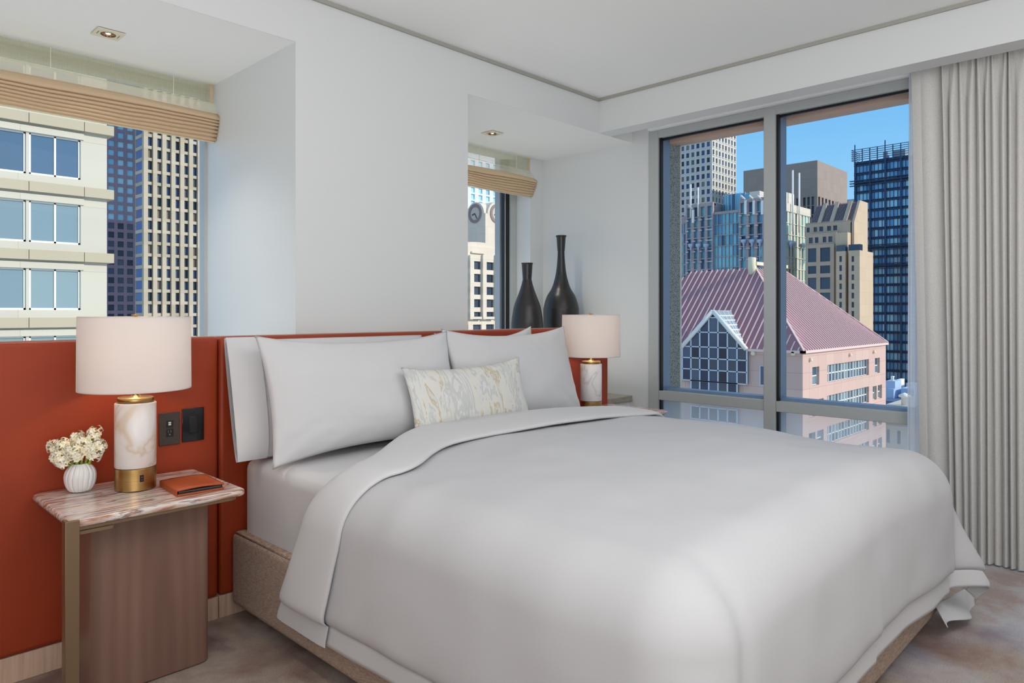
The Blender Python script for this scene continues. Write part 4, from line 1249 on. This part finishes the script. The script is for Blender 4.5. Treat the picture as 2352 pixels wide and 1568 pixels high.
sect(1578, 1640, Zb3(1610, 468), 4, .58, .90, dz=1.0, stp=.8)
B3.wm.box(X3_ + .3, 238, Yb3(1640), Yb3(1578), 30, Zb3(1610, 469))
sect(1640, 1700, Zb3(1670, 484), 7, .90, .93, dz=.8)
sect(1700, 1757, Zb3(1730, 456), 3, .62, .90, dz=1.0, stp=.8)
sect(1757, 1802, Zb3(1780, 462), 3, .62, .90, dz=1.0, stp=.2)
B3.wm.box(X3_ + .3, 238, Yb3(1757), Yb3(1700), 30, Zb3(1730, 457))
# pale horizontal joints
bd = MB()
for j in range(14):
    zz_ = Zb3(1610, 497) - 1.5 - j * R3
    for p0, p1 in ((1578, 1584), (1592, 1600), (1608, 1615), (1623, 1631), (1560, 1566), (1632, 1640), (1700, 1706), (1717, 1725), (1736, 1744)):
        bd.box(X3_ - .95, X3_ - .7, Yb3(p1), Yb3(p0), zz_, zz_ + .45)
B3.part('pale_bands', bd, plain('pale_lilac_stone', sr(196, 192, 204), .8))
# upper glazed crown
cm = MB(); n = 7; ya, yb_ = Yb3(1706), Yb3(1643)
pts = []
for i in range(n + 1):
    f = i / n; yy = yb_ + (ya - yb_) * f; pts.append((X3_ + 6.0 - 2.2 * math.sin(PI * min(1, f * 1.0)) , yy))
zc0, zc1 = 30, Zb3(1680, 441)
for i in range(n):
    (xa, y1_), (xb, y2_) = pts[i], pts[i + 1]
    cm.add([(xa, y1_, zc0), (xb, y2_, zc0), (xb, y2_, zc1), (xa, y1_, zc1)], [(0, 1, 2, 3)])
gm = B3.part('glazed_crown', cm, P_T)
fm = MB()
for (xa, y1_) in pts: fm.box(xa - .25, xa + .1, y1_ - .12, y1_ + .12, zc0, zc1 + .3)
fm.build('crown_mullions', plain('pale_metal', sr(170, 190, 214), .4, .4), gm)
B3.wm.box(X3_ + 6.3, 246, ya - 3.4, yb_, 30, zc1 - .2)
bm_ = MB(); bm_.box(X3_ + 5.2, 246, ya - 3.6, ya, 30, zc1 + .2); B3.part('stair_tower', bm_, b3w)
# right lit face
zr = Zb3(1800, 466); fr_w = MB()
B3.face('x', X3_, 247.7, Y3_ - .3, zr - 2.6 - R3 * 18, zr - 2.6, 8, 18, .50, .995, P_G, depth=.3, pier=fr_w)
fr_w.box(X3_, 247.7, Y3_ - .6, Y3_ + .6, zr - 2.6, zr)
fr_w.box(X3_ - .02, 240, Y3_ + 2, Y3_ + 6, 30, zr + 4.6)
for j in range(18):
    zz_ = zr - 2.6 - j * R3
    fr_w.box(X3_, 247.7, Y3_ - .45, Y3_ - .3, zz_ - .12, zz_ + .12)
B3.part('white_stone_side', fr_w, b3w)
# masts
for px, pt, pb_ in ((1590, 424, 478), (1607, 431, 476)):
    mm_ = MB(); y_ = Yb3(px); mm_.tube([(X3_ - 1.0, y_, Zb3(px, pb_ + 150) + 20), (X3_ - 1.0, y_, Zb3(px, pt))], .28, 8); B3.part('mast', mm_, M_WF)
for px, pt in ((1821, 391), (1836, 397)):
    xx = xr(px, Y3_ - 1.2); mm_ = MB(); mm_.tube([(xx, Y3_ - 1.2, 28), (xx, Y3_ - 1.2, zatY(px, pt, Y3_ - 1.2))], .3, 8); B3.part('mast', mm_, M_WF)
# lantern brackets
lb = plain('pale_blue_metal', sr(176, 196, 220), .4, .3)
for px in (1592, 1609, 1627, 1713, 1732, 1750):
    y_ = Yb3(px); z_ = Zb3(px, 562 + (-8 if px > 1700 else 2)); mm_ = MB()
    mm_.lathe([(.05, -6.5), (.16, -6.4), (.16, -1.8), (.4, -1.2), (.45, -.8), (.9, -.5), (1.0, 0), (1.0, .5)], seg=12, M=Matrix.Translation((X3_ - 1.5, y_, z_)))
    B3.part('lantern', mm_, lb)
for px in (1817, 1823, 1847, 1853):
    xx = xr(px, Y3_ - 1.3); z_ = zatY(px, 558 + (px - 1817) * .12, Y3_ - 1.3); mm_ = MB()
    mm_.lathe([(.05, -6.5), (.14, -6.4), (.14, -1.8), (.35, -1.2), (.4, -.8), (.8, -.5), (.8, .5)], seg=12, M=Matrix.Translation((xx, Y3_ - 1.3, z_)))
    B3.part('lantern', mm_, lb)
# rooftop clutter above the bays
for px in (1712, 1731, 1750, 1592):
    y_ = Yb3(px); z_ = Zb3(px, 456 if px > 1700 else 478); mm_ = MB()
    mm_.box(X3_ - 1.5, X3_ - .9, y_ - 1.1, y_ - .35, z_ - 5.5, z_ - .8); mm_.tube([(X3_ - 1.4, y_ - .6, z_ - .5), (X3_ - 2.2, y_ + .4, z_ + .8), (X3_ - 1.2, y_ + .6, z_)], .3, 8)
    B3.part('roof_fitting', mm_, M_WF)
B3.finish([(1560, 1758, 440, 720), (1800, 1862, 460, 690)])

# ---------- B4 beige stepped building
b4m = stone('beige_precast', sr(196, 176, 156), sr(190, 170, 150), sr(160, 142, 124), 3.0, 3.6, .02)
b4l = stone('warm_beige_precast', sr(212, 190, 164), sr(206, 184, 158), sr(178, 156, 130), 3.0, 3.6, .02)
B4 = Bld('stepped_office_building', (232, 85, GZ), 'beige stepped office building with a sloping dark ribbed roof, left of the dark glass tower', wall=b4m)
X4 = 220.0
def Y4(px, X=X4): return yr(px, X)
def Z4(px, py, X=X4): return zat(px, py, X)
# top tier
zt_ = Z4(1900, 512); zm_ = Z4(1900, 533); zl_ = Z4(1900, 557)
B4.wm.box(X4 + 4, 240, Y4(1952, X4 + 4), Y4(1850, X4 + 4), GZ, Z4(1950, 504, X4 + 4))
rm = MB(); ya, yb_ = Y4(1947), Y4(1850)
za, zr_ = Z4(1945, 508), Z4(1945, 508) + 6.6
rm.add([(X4 + 3.8, ya, za), (X4 + 3.8, yb_, za), (X4 + 9, yb_, zr_), (X4 + 9, ya, zr_), (X4 + 14, ya, zr_), (X4 + 14, yb_, zr_), (X4 + 14, ya, za), (X4 + 14, yb_, za)], [(0, 1, 2, 3), (3, 2, 5, 4), (0, 3, 4, 6), (1, 7, 5, 2)])
rf = B4.part('sloping_roof', rm, plain('dark_plum_roof', sr(78, 68, 78), .5))
rb = MB()
for i in range(34):
    yy = ya + (yb_ - ya) * (i + .5) / 34; w_ = .07
    rb.add([(X4 + 3.75, yy - w_, za + .1), (X4 + 3.75, yy + w_, za + .1), (X4 + 8.95, yy + w_, zr_ + .1), (X4 + 8.95, yy - w_, zr_ + .1), (X4 + 3.7, yy - w_, za + .35), (X4 + 3.7, yy + w_, za + .35), (X4 + 8.9, yy + w_, zr_ + .35), (X4 + 8.9, yy - w_, zr_ + .35)], [(4, 5, 6, 7), (0, 4, 7, 3), (1, 2, 6, 5), (0, 1, 5, 4)])
rb.build('roof_seam', plain('seam_grey', sr(140, 130, 136), .5), rf)
rb = MB()
for px in (1866, 1894, 1925):
    yy = Y4(px + 6); w_ = .55
    rb.add([(X4 + 3.6, yy - w_, za), (X4 + 3.6, yy + w_, za), (X4 + 8.8, yy + w_, zr_), (X4 + 8.8, yy - w_, zr_), (X4 + 3.4, yy - w_, za + .8), (X4 + 3.4, yy + w_, za + .8), (X4 + 8.6, yy + w_, zr_ + .8), (X4 + 8.6, yy - w_, zr_ + .8)], [(4, 5, 6, 7), (0, 4, 7, 3), (1, 2, 6, 5), (0, 1, 5, 4)])
rb.build('roof_fin', b4m, rf)
gb = MB(); ga = Y4(1963, X4 + 4)
gb.add([(X4 + 3.7, ga, GZ + 50), (X4 + 16, ga, GZ + 50), (X4 + 16, ga, zr_ + .6), (X4 + 9, ga, zr_ + .6), (X4 + 3.7, ga, za), (X4 + 3.7, ya, GZ + 50), (X4 + 16, ya, GZ + 50), (X4 + 16, ya, zr_ + .6), (X4 + 9, ya, zr_ + .6), (X4 + 3.7, ya, za)],
       [(0, 1, 2, 3, 4), (5, 9, 8, 7, 6), (4, 3, 8, 9), (0, 4, 9, 5), (3, 2, 7, 8)])
B4.part('gable_wall', gb, b4l)
def tier(p0, p1, X, zt_, wins, mat=None, side=None):
    a, b_ = Y4(p1, X), Y4(p0, X); mb = MB(); mb.box(X + .5, X + 12, a, b_, GZ, zt_)
    # skin with openings given as list of (px0,px1,py0,py1)
    rows = {}
    for q in wins: rows.setdefault((q[2], q[3]), []).append(q)
    z = zt_; 
    for (t_, bt), qs in sorted(rows.items()):
        z1 = Z4((p0 + p1) / 2, t_, X); z0 = Z4((p0 + p1) / 2, bt, X)
        mb.box(X, X + .5, a, b_, z1, z)
        ys = sorted([(Y4(q[1], X), Y4(q[0], X)) for q in qs]); cur = a
        for s0, s1 in ys:
            mb.box(X, X + .5, cur, s0, z0, z1); cur = s1
            B4.p.append(((X + .42, (s0 + s1) / 2, (z0 + z1) / 2), 'y', s1 - s0, z1 - z0, P_CL, 'window'))
        mb.box(X, X + .5, cur, b_, z0, z1); z = z0
    mb.box(X, X + .5, a, b_, GZ, z)
    B4.part('tier_wall', mb, mat or b4m)
tier(1850, 1953, X4 + 3.4, Z4(1900, 511, X4 + 3.4), [(1869, 1877, 519, 530), (1882, 1891, 519, 530), (1900, 1909, 519, 530), (1914, 1923, 519, 530), (1853, 1860, 519, 530)])
tier(1850, 1922, X4 + 1.4, Z4(1890, 535, X4 + 1.4), [(1858, 1867, 544, 557), (1872, 1880, 544, 557), (1890, 1898, 544, 557), (1903, 1912, 544, 557)])
rows_ = []
for t_, bt in ((569, 601), (610, 628), (637, 664), (672, 690)):
    rows_ += [(1856, 1875, t_, bt), (1884, 1907, t_, bt)]
tier(1850, 1916, X4, Z4(1890, 561), rows_)
# warm right wing, stepping
wg = MB(); wg.box(X4 + .6, X4 + 12, Y4(1948, X4 + 1), Y4(1920, X4 + 1), GZ, Z4(1935, 534, X4 + 1)); B4.part('wing_block', wg, b4l)
for p0, p1, X in ((1921, 1942, X4 - 1.0), (1949, 1975, X4 - 1.0)):
    gd = MB(); gd.box(X, X + 2.5, Y4(p1, X), Y4(p0, X), Z4(1930, 577, X), Z4(1930, 563, X)); B4.part('dark_glass_attic', gd, P_CL)
    tier(p0, p1, X - .3, Z4(1930, 577, X), [(p0 + 7, p0 + 13, 588 + 21 * k, 601 + 21 * k) for k in range(9)], mat=b4l)
B4.finish([(1850, 1970, 480, 760)])
B7 = Bld('pale_blue_block', (420, 130, GZ), 'small pale blue block between the warm grey tower and the dark glass tower', wall=stone('pale_blue_panels', sr(158, 172, 188), sr(154, 168, 184), sr(128, 142, 160), 3, 60, .02))
B7.wm.box(400, 430, yr(1975, 400), yr(1940, 400), GZ, zat(1950, 458, 400)); B7.finish()

# ---------- B5 dark glass tower
X5 = 275.0; Y5 = yr(1965.5, X5); T5 = zat(1966, 372, X5)
dkm = plain('dark_blue_steel', sr(44, 68, 102), .4, .3)
P_D = pane_mat('deep_blue_glass', [sr(120, 182, 222), sr(150, 206, 236), sr(96, 156, 206), sr(164, 214, 238), sr(78, 134, 184), sr(116, 172, 214)], .1, metal=.2)
B5 = Bld('dark_glass_tower', (290, 80, GZ), 'dark blue glass tower with a steel framed crown beside the curtain', wall=dkm)
R5 = 3.42
B5.wm.box(X5 + .5, X5 + 28, Y5 - 40, Y5, GZ, T5)
nr = 32; ncb = 20
B5.face('y', Y5 - 1.28 * 4 * 7, Y5, X5, T5 - 1.2 - nr * R5, T5 - 1.2, 28, nr, .92, .70, P_D, depth=.5, vo=.0)
fin = MB()
for i in range(8): 
    yy = Y5 - i * 5.12; fin.box(X5 - .7, X5 + .1, yy - .28, yy + .28, GZ, T5 + (.0 if i else 0))
B5.part('vertical_fins', fin, dkm)
lou = MB()
for j in range(nr + 1):
    zz_ = T5 - 1.2 - j * R5
    for q in (-.35, .35): lou.box(X5 - .45, X5, Y5 - 36, Y5 + .5, zz_ + q - .1, zz_ + q + .1)
for j in (2, 9, 11):
    zz_ = T5 - 1.2 - j * R5
    for q in (-.9, 0, .9): lou.box(X5 - 1.2, X5, Y5 - 36, Y5 + 1.8, zz_ + q - .12, zz_ + q + .12)
B5.part('horizontal_louvres', lou, dkm)
cr_ = MB()
for q in range(6):
    zz_ = T5 + .4 + q * .75; cr_.box(X5 - 1.0, X5 - .8, Y5 - 36, Y5 + 1.2, zz_, zz_ + .2)
    cr_.box(X5 - 1.0, X5 + 8, Y5 + 1.0, Y5 + 1.2, zz_, zz_ + .2)
for i in range(12): cr_.box(X5 - .9, X5 - .6, Y5 - i * 2.56 - .15, Y5 - i * 2.56 + .15, T5 - 1, T5 + (6.2 if i % 4 == 0 else 4.4))
B5.part('crown_frame', cr_, dkm)
eq = MB(); eq.box(X5 + 2, X5 + 6, Y5 - 16, Y5 - 12, T5, T5 + 2.6); eq.box(X5 + 3, X5 + 5, Y5 - 10, Y5 - 8.5, T5, T5 + 3); B5.part('roof_plant', eq, plain('plant_grey', sr(150, 170, 190), .6))
B5.finish([(1960, 2095, 340, 900)])

# ---------- B6 low blocks at lower right
XL = 175.0
def YL_(px, X=XL): return yr(px, X)
B6 = Bld('low_roof_block', (190, 50, GZ), 'low grey-blue flat roof with white rooftop boxes below the dark glass tower', wall=stone('slate_parapet', sr(92, 116, 148), sr(88, 110, 140), sr(62, 80, 104), 2.4, 1.2, .03))
zrf = zat(2060, 922, XL)
B6.wm.box(XL, 205, YL_(2120), YL_(2020), GZ, zrf)
for p0, p1, X, pt, pb_, mt in ((2034, 2056, 182, 874, 916, 'blue_white_plant'), (2040, 2053, 181, 892, 914, 'blue_white_plant'), (2056, 2064, 188, 872, 896, 'white_plant'), (2070, 2100, 183, 891, 916, 'blue_white_plant'), (2082, 2096, 190, 880, 892, 'blue_white_plant')):
    mm_ = MB(); mm_.box(X, X + 5, yr(p1, X), yr(p0, X), zrf - .5, zat(p0, pt, X)); B6.part('rooftop_box', mm_, plain(mt, sr(172, 196, 226) if 'blue' in mt else sr(240, 236, 226), .7))
mm_ = MB(); mm_.tube([(183, yr(2050, 183), zat(2050, 876, 183)), (183, yr(2050, 183), zat(2050, 864, 183)), (183, yr(2053, 183), zat(2050, 866, 183))], .35, 8); B6.part('vent_pipe', mm_, M_WF)
B6.finish()
XB = 120.0
B8 = Bld('low_cream_block', (135, 35, GZ), 'low cream block with a tan cornice and small windows, right of the pink building', wall=stone('cream_render', sr(206, 200, 190), sr(206, 200, 190), sr(184, 178, 168), 12, 3.4, .01))
zr8 = zat(2060, 936, XB)
B8.wm.box(XB + .36, 150, yr(2130, XB), yr(2020, XB), GZ, zr8)
B8.face('y', yr(2128, XB), yr(2028, XB), XB, zr8 - 1.6 - 3.5 * 12 - 2, zr8 - 2.8, 4, 12, .32, .58, P_CL, depth=.35)
mm_ = MB(); mm_.box(XB - .5, XB + .4, yr(2130, XB), yr(2020, XB), zr8 - 1.1, zr8 + .3); mm_.box(XB + .1, XB + .3, yr(2130, XB), yr(2020, XB), zr8 - 2.8, zr8 - 1.1); B8.part('cornice', mm_, plain('tan_cornice', sr(176, 156, 130), .8))
mm_ = MB(); mm_.lathe([(.5, 0), (.5, 1.2), (.9, 1.3), (.9, 1.6), (.1, 2.0)], seg=12, M=Matrix.Translation((XB + 4, yr(2078, XB + 4), zr8))); B8.part('roof_vent', mm_, M_WF)
B8.finish([(2030, 2120, 940, 1060)])

# ---------- pink pyramid-roofed building
pinkm = stone('pink_stone_panels', sr(214, 186, 174), sr(208, 178, 168), sr(176, 144, 136), 2.6, 1.9, .02)
PK = Bld('pyramid_roof_building', (95.6, 47, GZ), 'pink stone building with ribbed pyramid roof and gabled glass wall', wall=pinkm)
PX, PY, PS = 80.5, 31.9, 30.2
ZE = -4.4 + CAMZ; D_ = 10.3; ZA = ZE + 10.25
x0, x1, y0, y1 = PX, PX + PS, PY, PY + PS
PK.wm.box(x0 + .6, x1, y0 + .6, y1, GZ, ZE)
# roof
rm = MB()
ov = .25
rm.add([(x0 - ov, y0 - ov, ZE), (x1 + ov, y0 - ov, ZE), (x1 + ov, y1 + ov, ZE), (x0 - ov, y1 + ov, ZE), (x0 + D_, y0 + D_, ZA), (x1 - D_, y0 + D_, ZA), (x1 - D_, y1 - D_, ZA), (x0 + D_, y1 - D_, ZA)],
       [(0, 1, 5, 4), (1, 2, 6, 5), (2, 3, 7, 6), (3, 0, 4, 7), (4, 5, 6, 7), (0, 3, 2, 1)])
rmat = MT('rose_standing_seam_roof', sr(158, 108, 118), .5, .0).m
rf = PK.part('pyramid_roof', rm, rmat)
sm = MB(); wv_ = .07; hh = .16
NS = 36
for i in range(NS + 1):
    c = (i + .5) / (NS + 1) * (PS)
    L_ = min(c, PS - c, D_)
    # -X face
    yy = y0 + c; sl_ = (ZA - ZE) / D_
    def seam(a, b_, perp):
        pa, pb2_ = Vector(a), Vector(b_); pv = Vector(perp) * wv_; up = Vector((0, 0, hh))
        sm.add([pa - pv, pa + pv, pb2_ + pv, pb2_ - pv, pa - pv + up, pa + pv + up, pb2_ + pv + up, pb2_ - pv + up], [(4, 5, 6, 7), (0, 4, 7, 3), (1, 2, 6, 5), (0, 1, 5, 4)])
    seam((x0 - ov, yy, ZE + .0), (x0 + L_, yy, ZE + L_ * sl_), (0, 1, 0))
NS = 40
for i in range(NS + 1):
    c = (i + .5) / (NS + 1) * (PS); L_ = min(c, PS - c, D_)
    xx = x0 + c
    seam((xx, y0 - ov, ZE), (xx, y0 + L_, ZE + L_ * sl_), (1, 0, 0))
# hip caps
for a, b_ in (((x0 - ov, y0 - ov, ZE), (x0 + D_, y0 + D_, ZA)), ((x1 + ov, y0 - ov, ZE), (x1 - D_, y0 + D_, ZA))):
    d = (Vector(b_) - Vector(a)); p_ = d.cross(Vector((0, 0, 1))).normalized(); seam(a, b_, tuple(p_ * 1.6))
sm.build('roof_seam', MT('rose_seam_sunlit', sr(232, 204, 196), .5).m, rf)['kind'] = 'stuff'  # pale colour paints in the sunlight caught on the seams
em = MB(); em.box(x0 - .3, x1 + .3, y0 - .3, y0 + .2, ZE - .28, ZE + .02); em.box(x0 - .3, x0 + .2, y0 - .3, y1, ZE - .28, ZE + .02)
PK.part('eaves_band', em, plain('pale_pink_coping', sr(226, 200, 192), .7))
tp = MB(); 
crm = plain('cream_coping', sr(226, 216, 186), .7)
tp.box(x0 + D_ - .2, x1 - D_ + .3, y0 + D_ - .2, y0 + D_ + .3, ZA + .5, ZA + .95)
for i in range(4):
    q = x0 + D_ + i * (PS - 2 * D_) / 3; tp.box(q - .15, q + .15, y0 + D_, y0 + D_ + .2, ZA - .1, ZA + .6)
PK.part('summit_rail', tp, crm)
tp = MB(); tp.lathe([(.52, -1.6), (.52, 1.5), (.4, 1.55), (.4, 1.2)], seg=20, M=Matrix.Translation((x0 + D_ - .3, y0 + D_ + .45, ZA))); PK.part('chimney', tp, crm)
# -X face with gabled glazing: opening
GY0, GY1 = yr(1719, PX), yr(1571, PX); GM = (GY0 + GY1) / 2
ZG0 = zat(1719, 882, PX); ZG1 = ZE - .55
PKz = zat(1661, 719, PX)
cw = (GY1 - GY0) / 7
ZG2 = zat(1690, 905, PX)
# wall skin on -X face around the glazing
rw = 1.9
m = PK.wm
m.box(x0, x0 + .6, y0 + .6, GY0, GZ, ZE); m.box(x0, x0 + .6, GY1, y1, GZ, ZE)
m.box(x0, x0 + .6, GY0, GY0 + cw, GZ, ZG0); m.box(x0, x0 + .6, GY1 - cw, GY1, GZ, ZG0)
bands = []
zz_ = ZG2
for k in range(9):
    m.box(x0, x0 + .6, GY0 + cw, GY1 - cw, zz_ - 1.9, zz_); bands.append((zz_ - 1.9 - 1.6, zz_ - 1.9)); zz_ -= 3.5
P_PK = pane_mat('gable_glass', [sr(58, 70, 98), sr(70, 82, 104), sr(50, 60, 84), sr(76, 84, 96), sr(44, 48, 64), sr(84, 96, 118)], .08)
gmull = plain('white_glazing_bars', sr(196, 206, 216), .4, .3)
gl = MB(); bars = MB()
bw = .09
gx = x0 - .33
# glazed gable polygon, split in cells so that panes vary
def gtop(y): 
    return ZG1 + .6 + (PKz - ZG1 - .6) * (1 - abs(y - GM) / ((GY1 - GY0) / 2))
zrows = [ZG0]
rh = (ZG1 + .6 - ZG0) / 3
while zrows[-1] < PKz: zrows.append(zrows[-1] + (rh if len(zrows) < 4 else 1.85))
for i in range(7):
    a, b_ = GY0 + i * cw, GY0 + (i + 1) * cw
    for j in range(len(zrows) - 1):
        za_, zb_ = zrows[j], zrows[j + 1]
        ta, tb = gtop(a), gtop(b_)
        if max(ta, tb) <= za_: continue
        q = [(gx, a, min(za_, ta)), (gx, b_, min(za_, tb)), (gx, b_, min(zb_, tb)), (gx, a, min(zb_, ta))]
        if i == 3:
            q = q[:3] + ([(gx, GM, min(zb_, PKz))] if zb_ > min(ta, tb) else []) + q[3:]
        gl.add(q, [tuple(range(len(q)))])
    for z0_, z1_ in [(ZG2, ZG0)] + bands:
        if 1 <= i <= 5: gl.add([(gx, a, z0_), (gx, b_, z0_), (gx, b_, z1_), (gx, a, z1_)], [(0, 1, 2, 3)])
gw = PK.part('gable_window', gl, P_PK)
for i in range(8):
    y_ = GY0 + i * cw
    bars.box(x0 - .42, x0 - .30, y_ - bw, y_ + bw, ZG0, max(ZG0, gtop(y_)))
    if 1 <= i <= 6:
        for z0_, z1_ in [(ZG2, ZG0)] + bands: bars.box(x0 - .42, x0 - .30, y_ - bw, y_ + bw, z0_, z1_)
for z_ in zrows:
    half = (GY1 - GY0) / 2 * min(1, (PKz - z_) / (PKz - ZG1 - .6)) if z_ < PKz else 0
    if half > .2: bars.box(x0 - .42, x0 - .30, GM - half, GM + half, z_ - bw * .8, z_ + bw * .8)
for z0_, z1_ in [(ZG2, ZG0)] + bands:
    for z_ in (z0_, z1_): bars.box(x0 - .42, x0 - .30, GY0 + cw, GY1 - cw, z_ - bw * .7, z_ + bw * .7)
bars.build('glazing_bars', gmull, gw)
# dormer roof: two slopes running back into the pyramid
pk = Vector((x0 - .5, GM, PKz + .2))
def back(z): return x0 + (z - ZE) / sl_
zl0 = ZE - .1
dm = MB()
for sgn, ye in ((-1, GY0), (1, GY1)):
    A1 = Vector((x0 - .5, ye, zl0)); Bk = Vector((back(PKz) + .1, GM, PKz + .2))
    dm.add([A1, pk, Bk], [(0, 1, 2)])
dr = PK.part('dormer_roof', dm, pane_mat('skylight_glass', [sr(150, 172, 190), sr(136, 158, 178)], .2), solid=.06)
db = MB()
for sgn, ye in ((-1, GY0), (1, GY1)):
    A1 = Vector((x0 - .52, ye, zl0 + .06)); Bk = Vector((back(PKz) + .1, GM, PKz + .26)); pk2 = pk + Vector((-.02, 0, .06))
    for k in range(9):
        f = k / 8.
        db.tube([A1.lerp(pk2, f), A1.lerp(Bk, f)], .10, 6)
    for k in range(4):
        f = k / 4.
        db.tube([pk2.lerp(Bk, f), A1.lerp(A1, f).lerp(pk2.lerp(Bk, f), .02)], .08, 6)
    db.tube([A1, pk2], .28, 6)
db.build('dormer_bars', plain('white_bars', sr(236, 236, 232), .5), dr)
# small windows on the -X face
def punched(axis, px0, px1, py0, py1, kind='window'):
    if axis == 'y':
        a, b_ = yr(px1, PX), yr(px0, PX); z1_, z0_ = zat((px0 + px1) / 2, py0, PX), zat((px0 + px1) / 2, py1, PX)
        return a, b_, z0_, z1_
    a, b_ = xr(px0, PY), xr(px1, PY); z1_, z0_ = zatY((px0 + px1) / 2, py0, PY), zatY((px0 + px1) / 2, py1, PY)
    return a, b_, z0_, z1_
a, b_, z0_, z1_ = punched('y', 1745, 1757, 841, 883)
wm_ = MB(); wm_.box(x0 - .05, x0 + .1, a - .1, b_, z0_ - .1, z1_ + .1); wq = PK.part('window', wm_, gmull)
wm_ = MB(); wm_.box(x0 - .08, x0 - .05, a, b_ - .15, z0_, z1_ ); wm_.build('pane', P_PK, wq)
# round lights on the band
for px in (1560, 1731, 1823):
    y_ = yr(px, PX); mm_ = MB(); mm_.lathe([(.28, 0), (.28, .2), (.2, .3)], seg=16, M=Matrix.Translation((x0, y_, zat(px, 811 if px > 1600 else 802, PX))) @ Matrix.Rotation(-PI / 2, 4, 'Y')); PK.part('round_light', mm_, crm)
# -Y face: skin with openings
openings = []   # (x0,x1,z0,z1,ncols,nrows)
def op(px0, px1, py0, py1, nc_, nr_):
    a, b_, z0_, z1_ = punched('x', px0, px1, py0, py1); openings.append((a, b_, z0_, z1_, nc_, nr_))
strip_z1 = zatY(1901, 838, PY); strip_z0 = zatY(1901, 879, PY)
SX0, SX1 = xr(1901, PY), xr(1996, PY)
FHp = 3.75
for k in range(8):
    openings.append((SX0, SX1, strip_z0 - FHp * k, strip_z1 - FHp * k, 14, 2))
    if k == 0:
        wz1, wz0 = zatY(1875, 842, PY), zatY(1875, 884, PY)
        openings.append((xr(1866, PY), xr(1882, PY), wz0, wz1, 1, 2)); openings.append((xr(2010, PY), xr(2021, PY), wz0, wz1, 1, 2))
    else:
        wz1, wz0 = strip_z1 - FHp * k - .15, strip_z0 - FHp * k + .1
        for q0, q1 in ((1858, 1873), (1877, 1892), (2005, 2014), (2017, 2026)): openings.append((xr(q0, PY), xr(q1, PY), wz0, wz1, 1, 2))
rows = {}
for q in openings: rows.setdefault(round(q[3], 1), []).append(q)
# build skin by floor bands: each band split horizontally by its openings (all share one top/bottom envelope)
byf = []
for k in range(8):
    zt_ = ZE if k == 0 else strip_z0 - FHp * (k - 1) - .3
    zb_ = strip_z0 - FHp * k - .3
    fl = [q for q in openings if zb_ < (q[2] + q[3]) / 2 < zt_]
    fl.sort(); cur = x0
    for (a, b_, z0_, z1_, nc_, nr_) in fl:
        PK.wm.box(cur, a, y0, y0 + .6, zb_, zt_); PK.wm.box(a, b_, y0, y0 + .6, z1_, zt_); PK.wm.box(a, b_, y0, y0 + .6, zb_, z0_); cur = b_
    PK.wm.box(cur, x1, y0, y0 + .6, zb_, zt_)
PK.wm.box(x0, x1, y0, y0 + .6, GZ, strip_z0 - FHp * 7 - .3)
P_PS = pane_mat('strip_glass', [sr(108, 134, 146), sr(72, 96, 112), sr(128, 150, 158), sr(90, 114, 128), sr(58, 80, 98)], .12)
WB = plain('white_window_bars', sr(232, 232, 228), .5)
for (a, b_, z0_, z1_, nc_, nr_) in openings:
    fm_ = MB(); t_ = .07; yy = y0 + .28
    for i in range(nc_ + 1):
        c = a + (b_ - a) * i / nc_; fm_.box(max(a, c - t_), min(b_, c + t_), yy, yy + .12, z0_, z1_)
    for j in range(nr_ + 1):
        c = z0_ + (z1_ - z0_) * j / nr_; fm_.box(a, b_, yy, yy + .12, max(z0_, c - t_), min(z1_, c + t_))
    wf = PK.part('window', fm_, WB)
    pm = MB()
    for i in range(nc_):
        for j in range(nr_):
            ca, cb_ = a + (b_ - a) * i / nc_, a + (b_ - a) * (i + 1) / nc_; cz0, cz1 = z0_ + (z1_ - z0_) * j / nr_, z0_ + (z1_ - z0_) * (j + 1) / nr_
            pm.add([(ca, yy + .08, cz0), (cb_, yy + .08, cz0), (cb_, yy + .08, cz1), (ca, yy + .08, cz1)], [(0, 1, 2, 3)])
    pm.build('pane', P_PS, wf)
for px in (1860, 1951, 2006):
    xx = xr(px, PY); mm_ = MB(); mm_.lathe([(.22, 0), (.22, .2), (.15, .3)], seg=16, M=Matrix.Translation((xx, y0, ZE - 1.1)) @ Matrix.Rotation(PI / 2, 4, 'X')); PK.part('round_light', mm_, crm)
PK.finish()
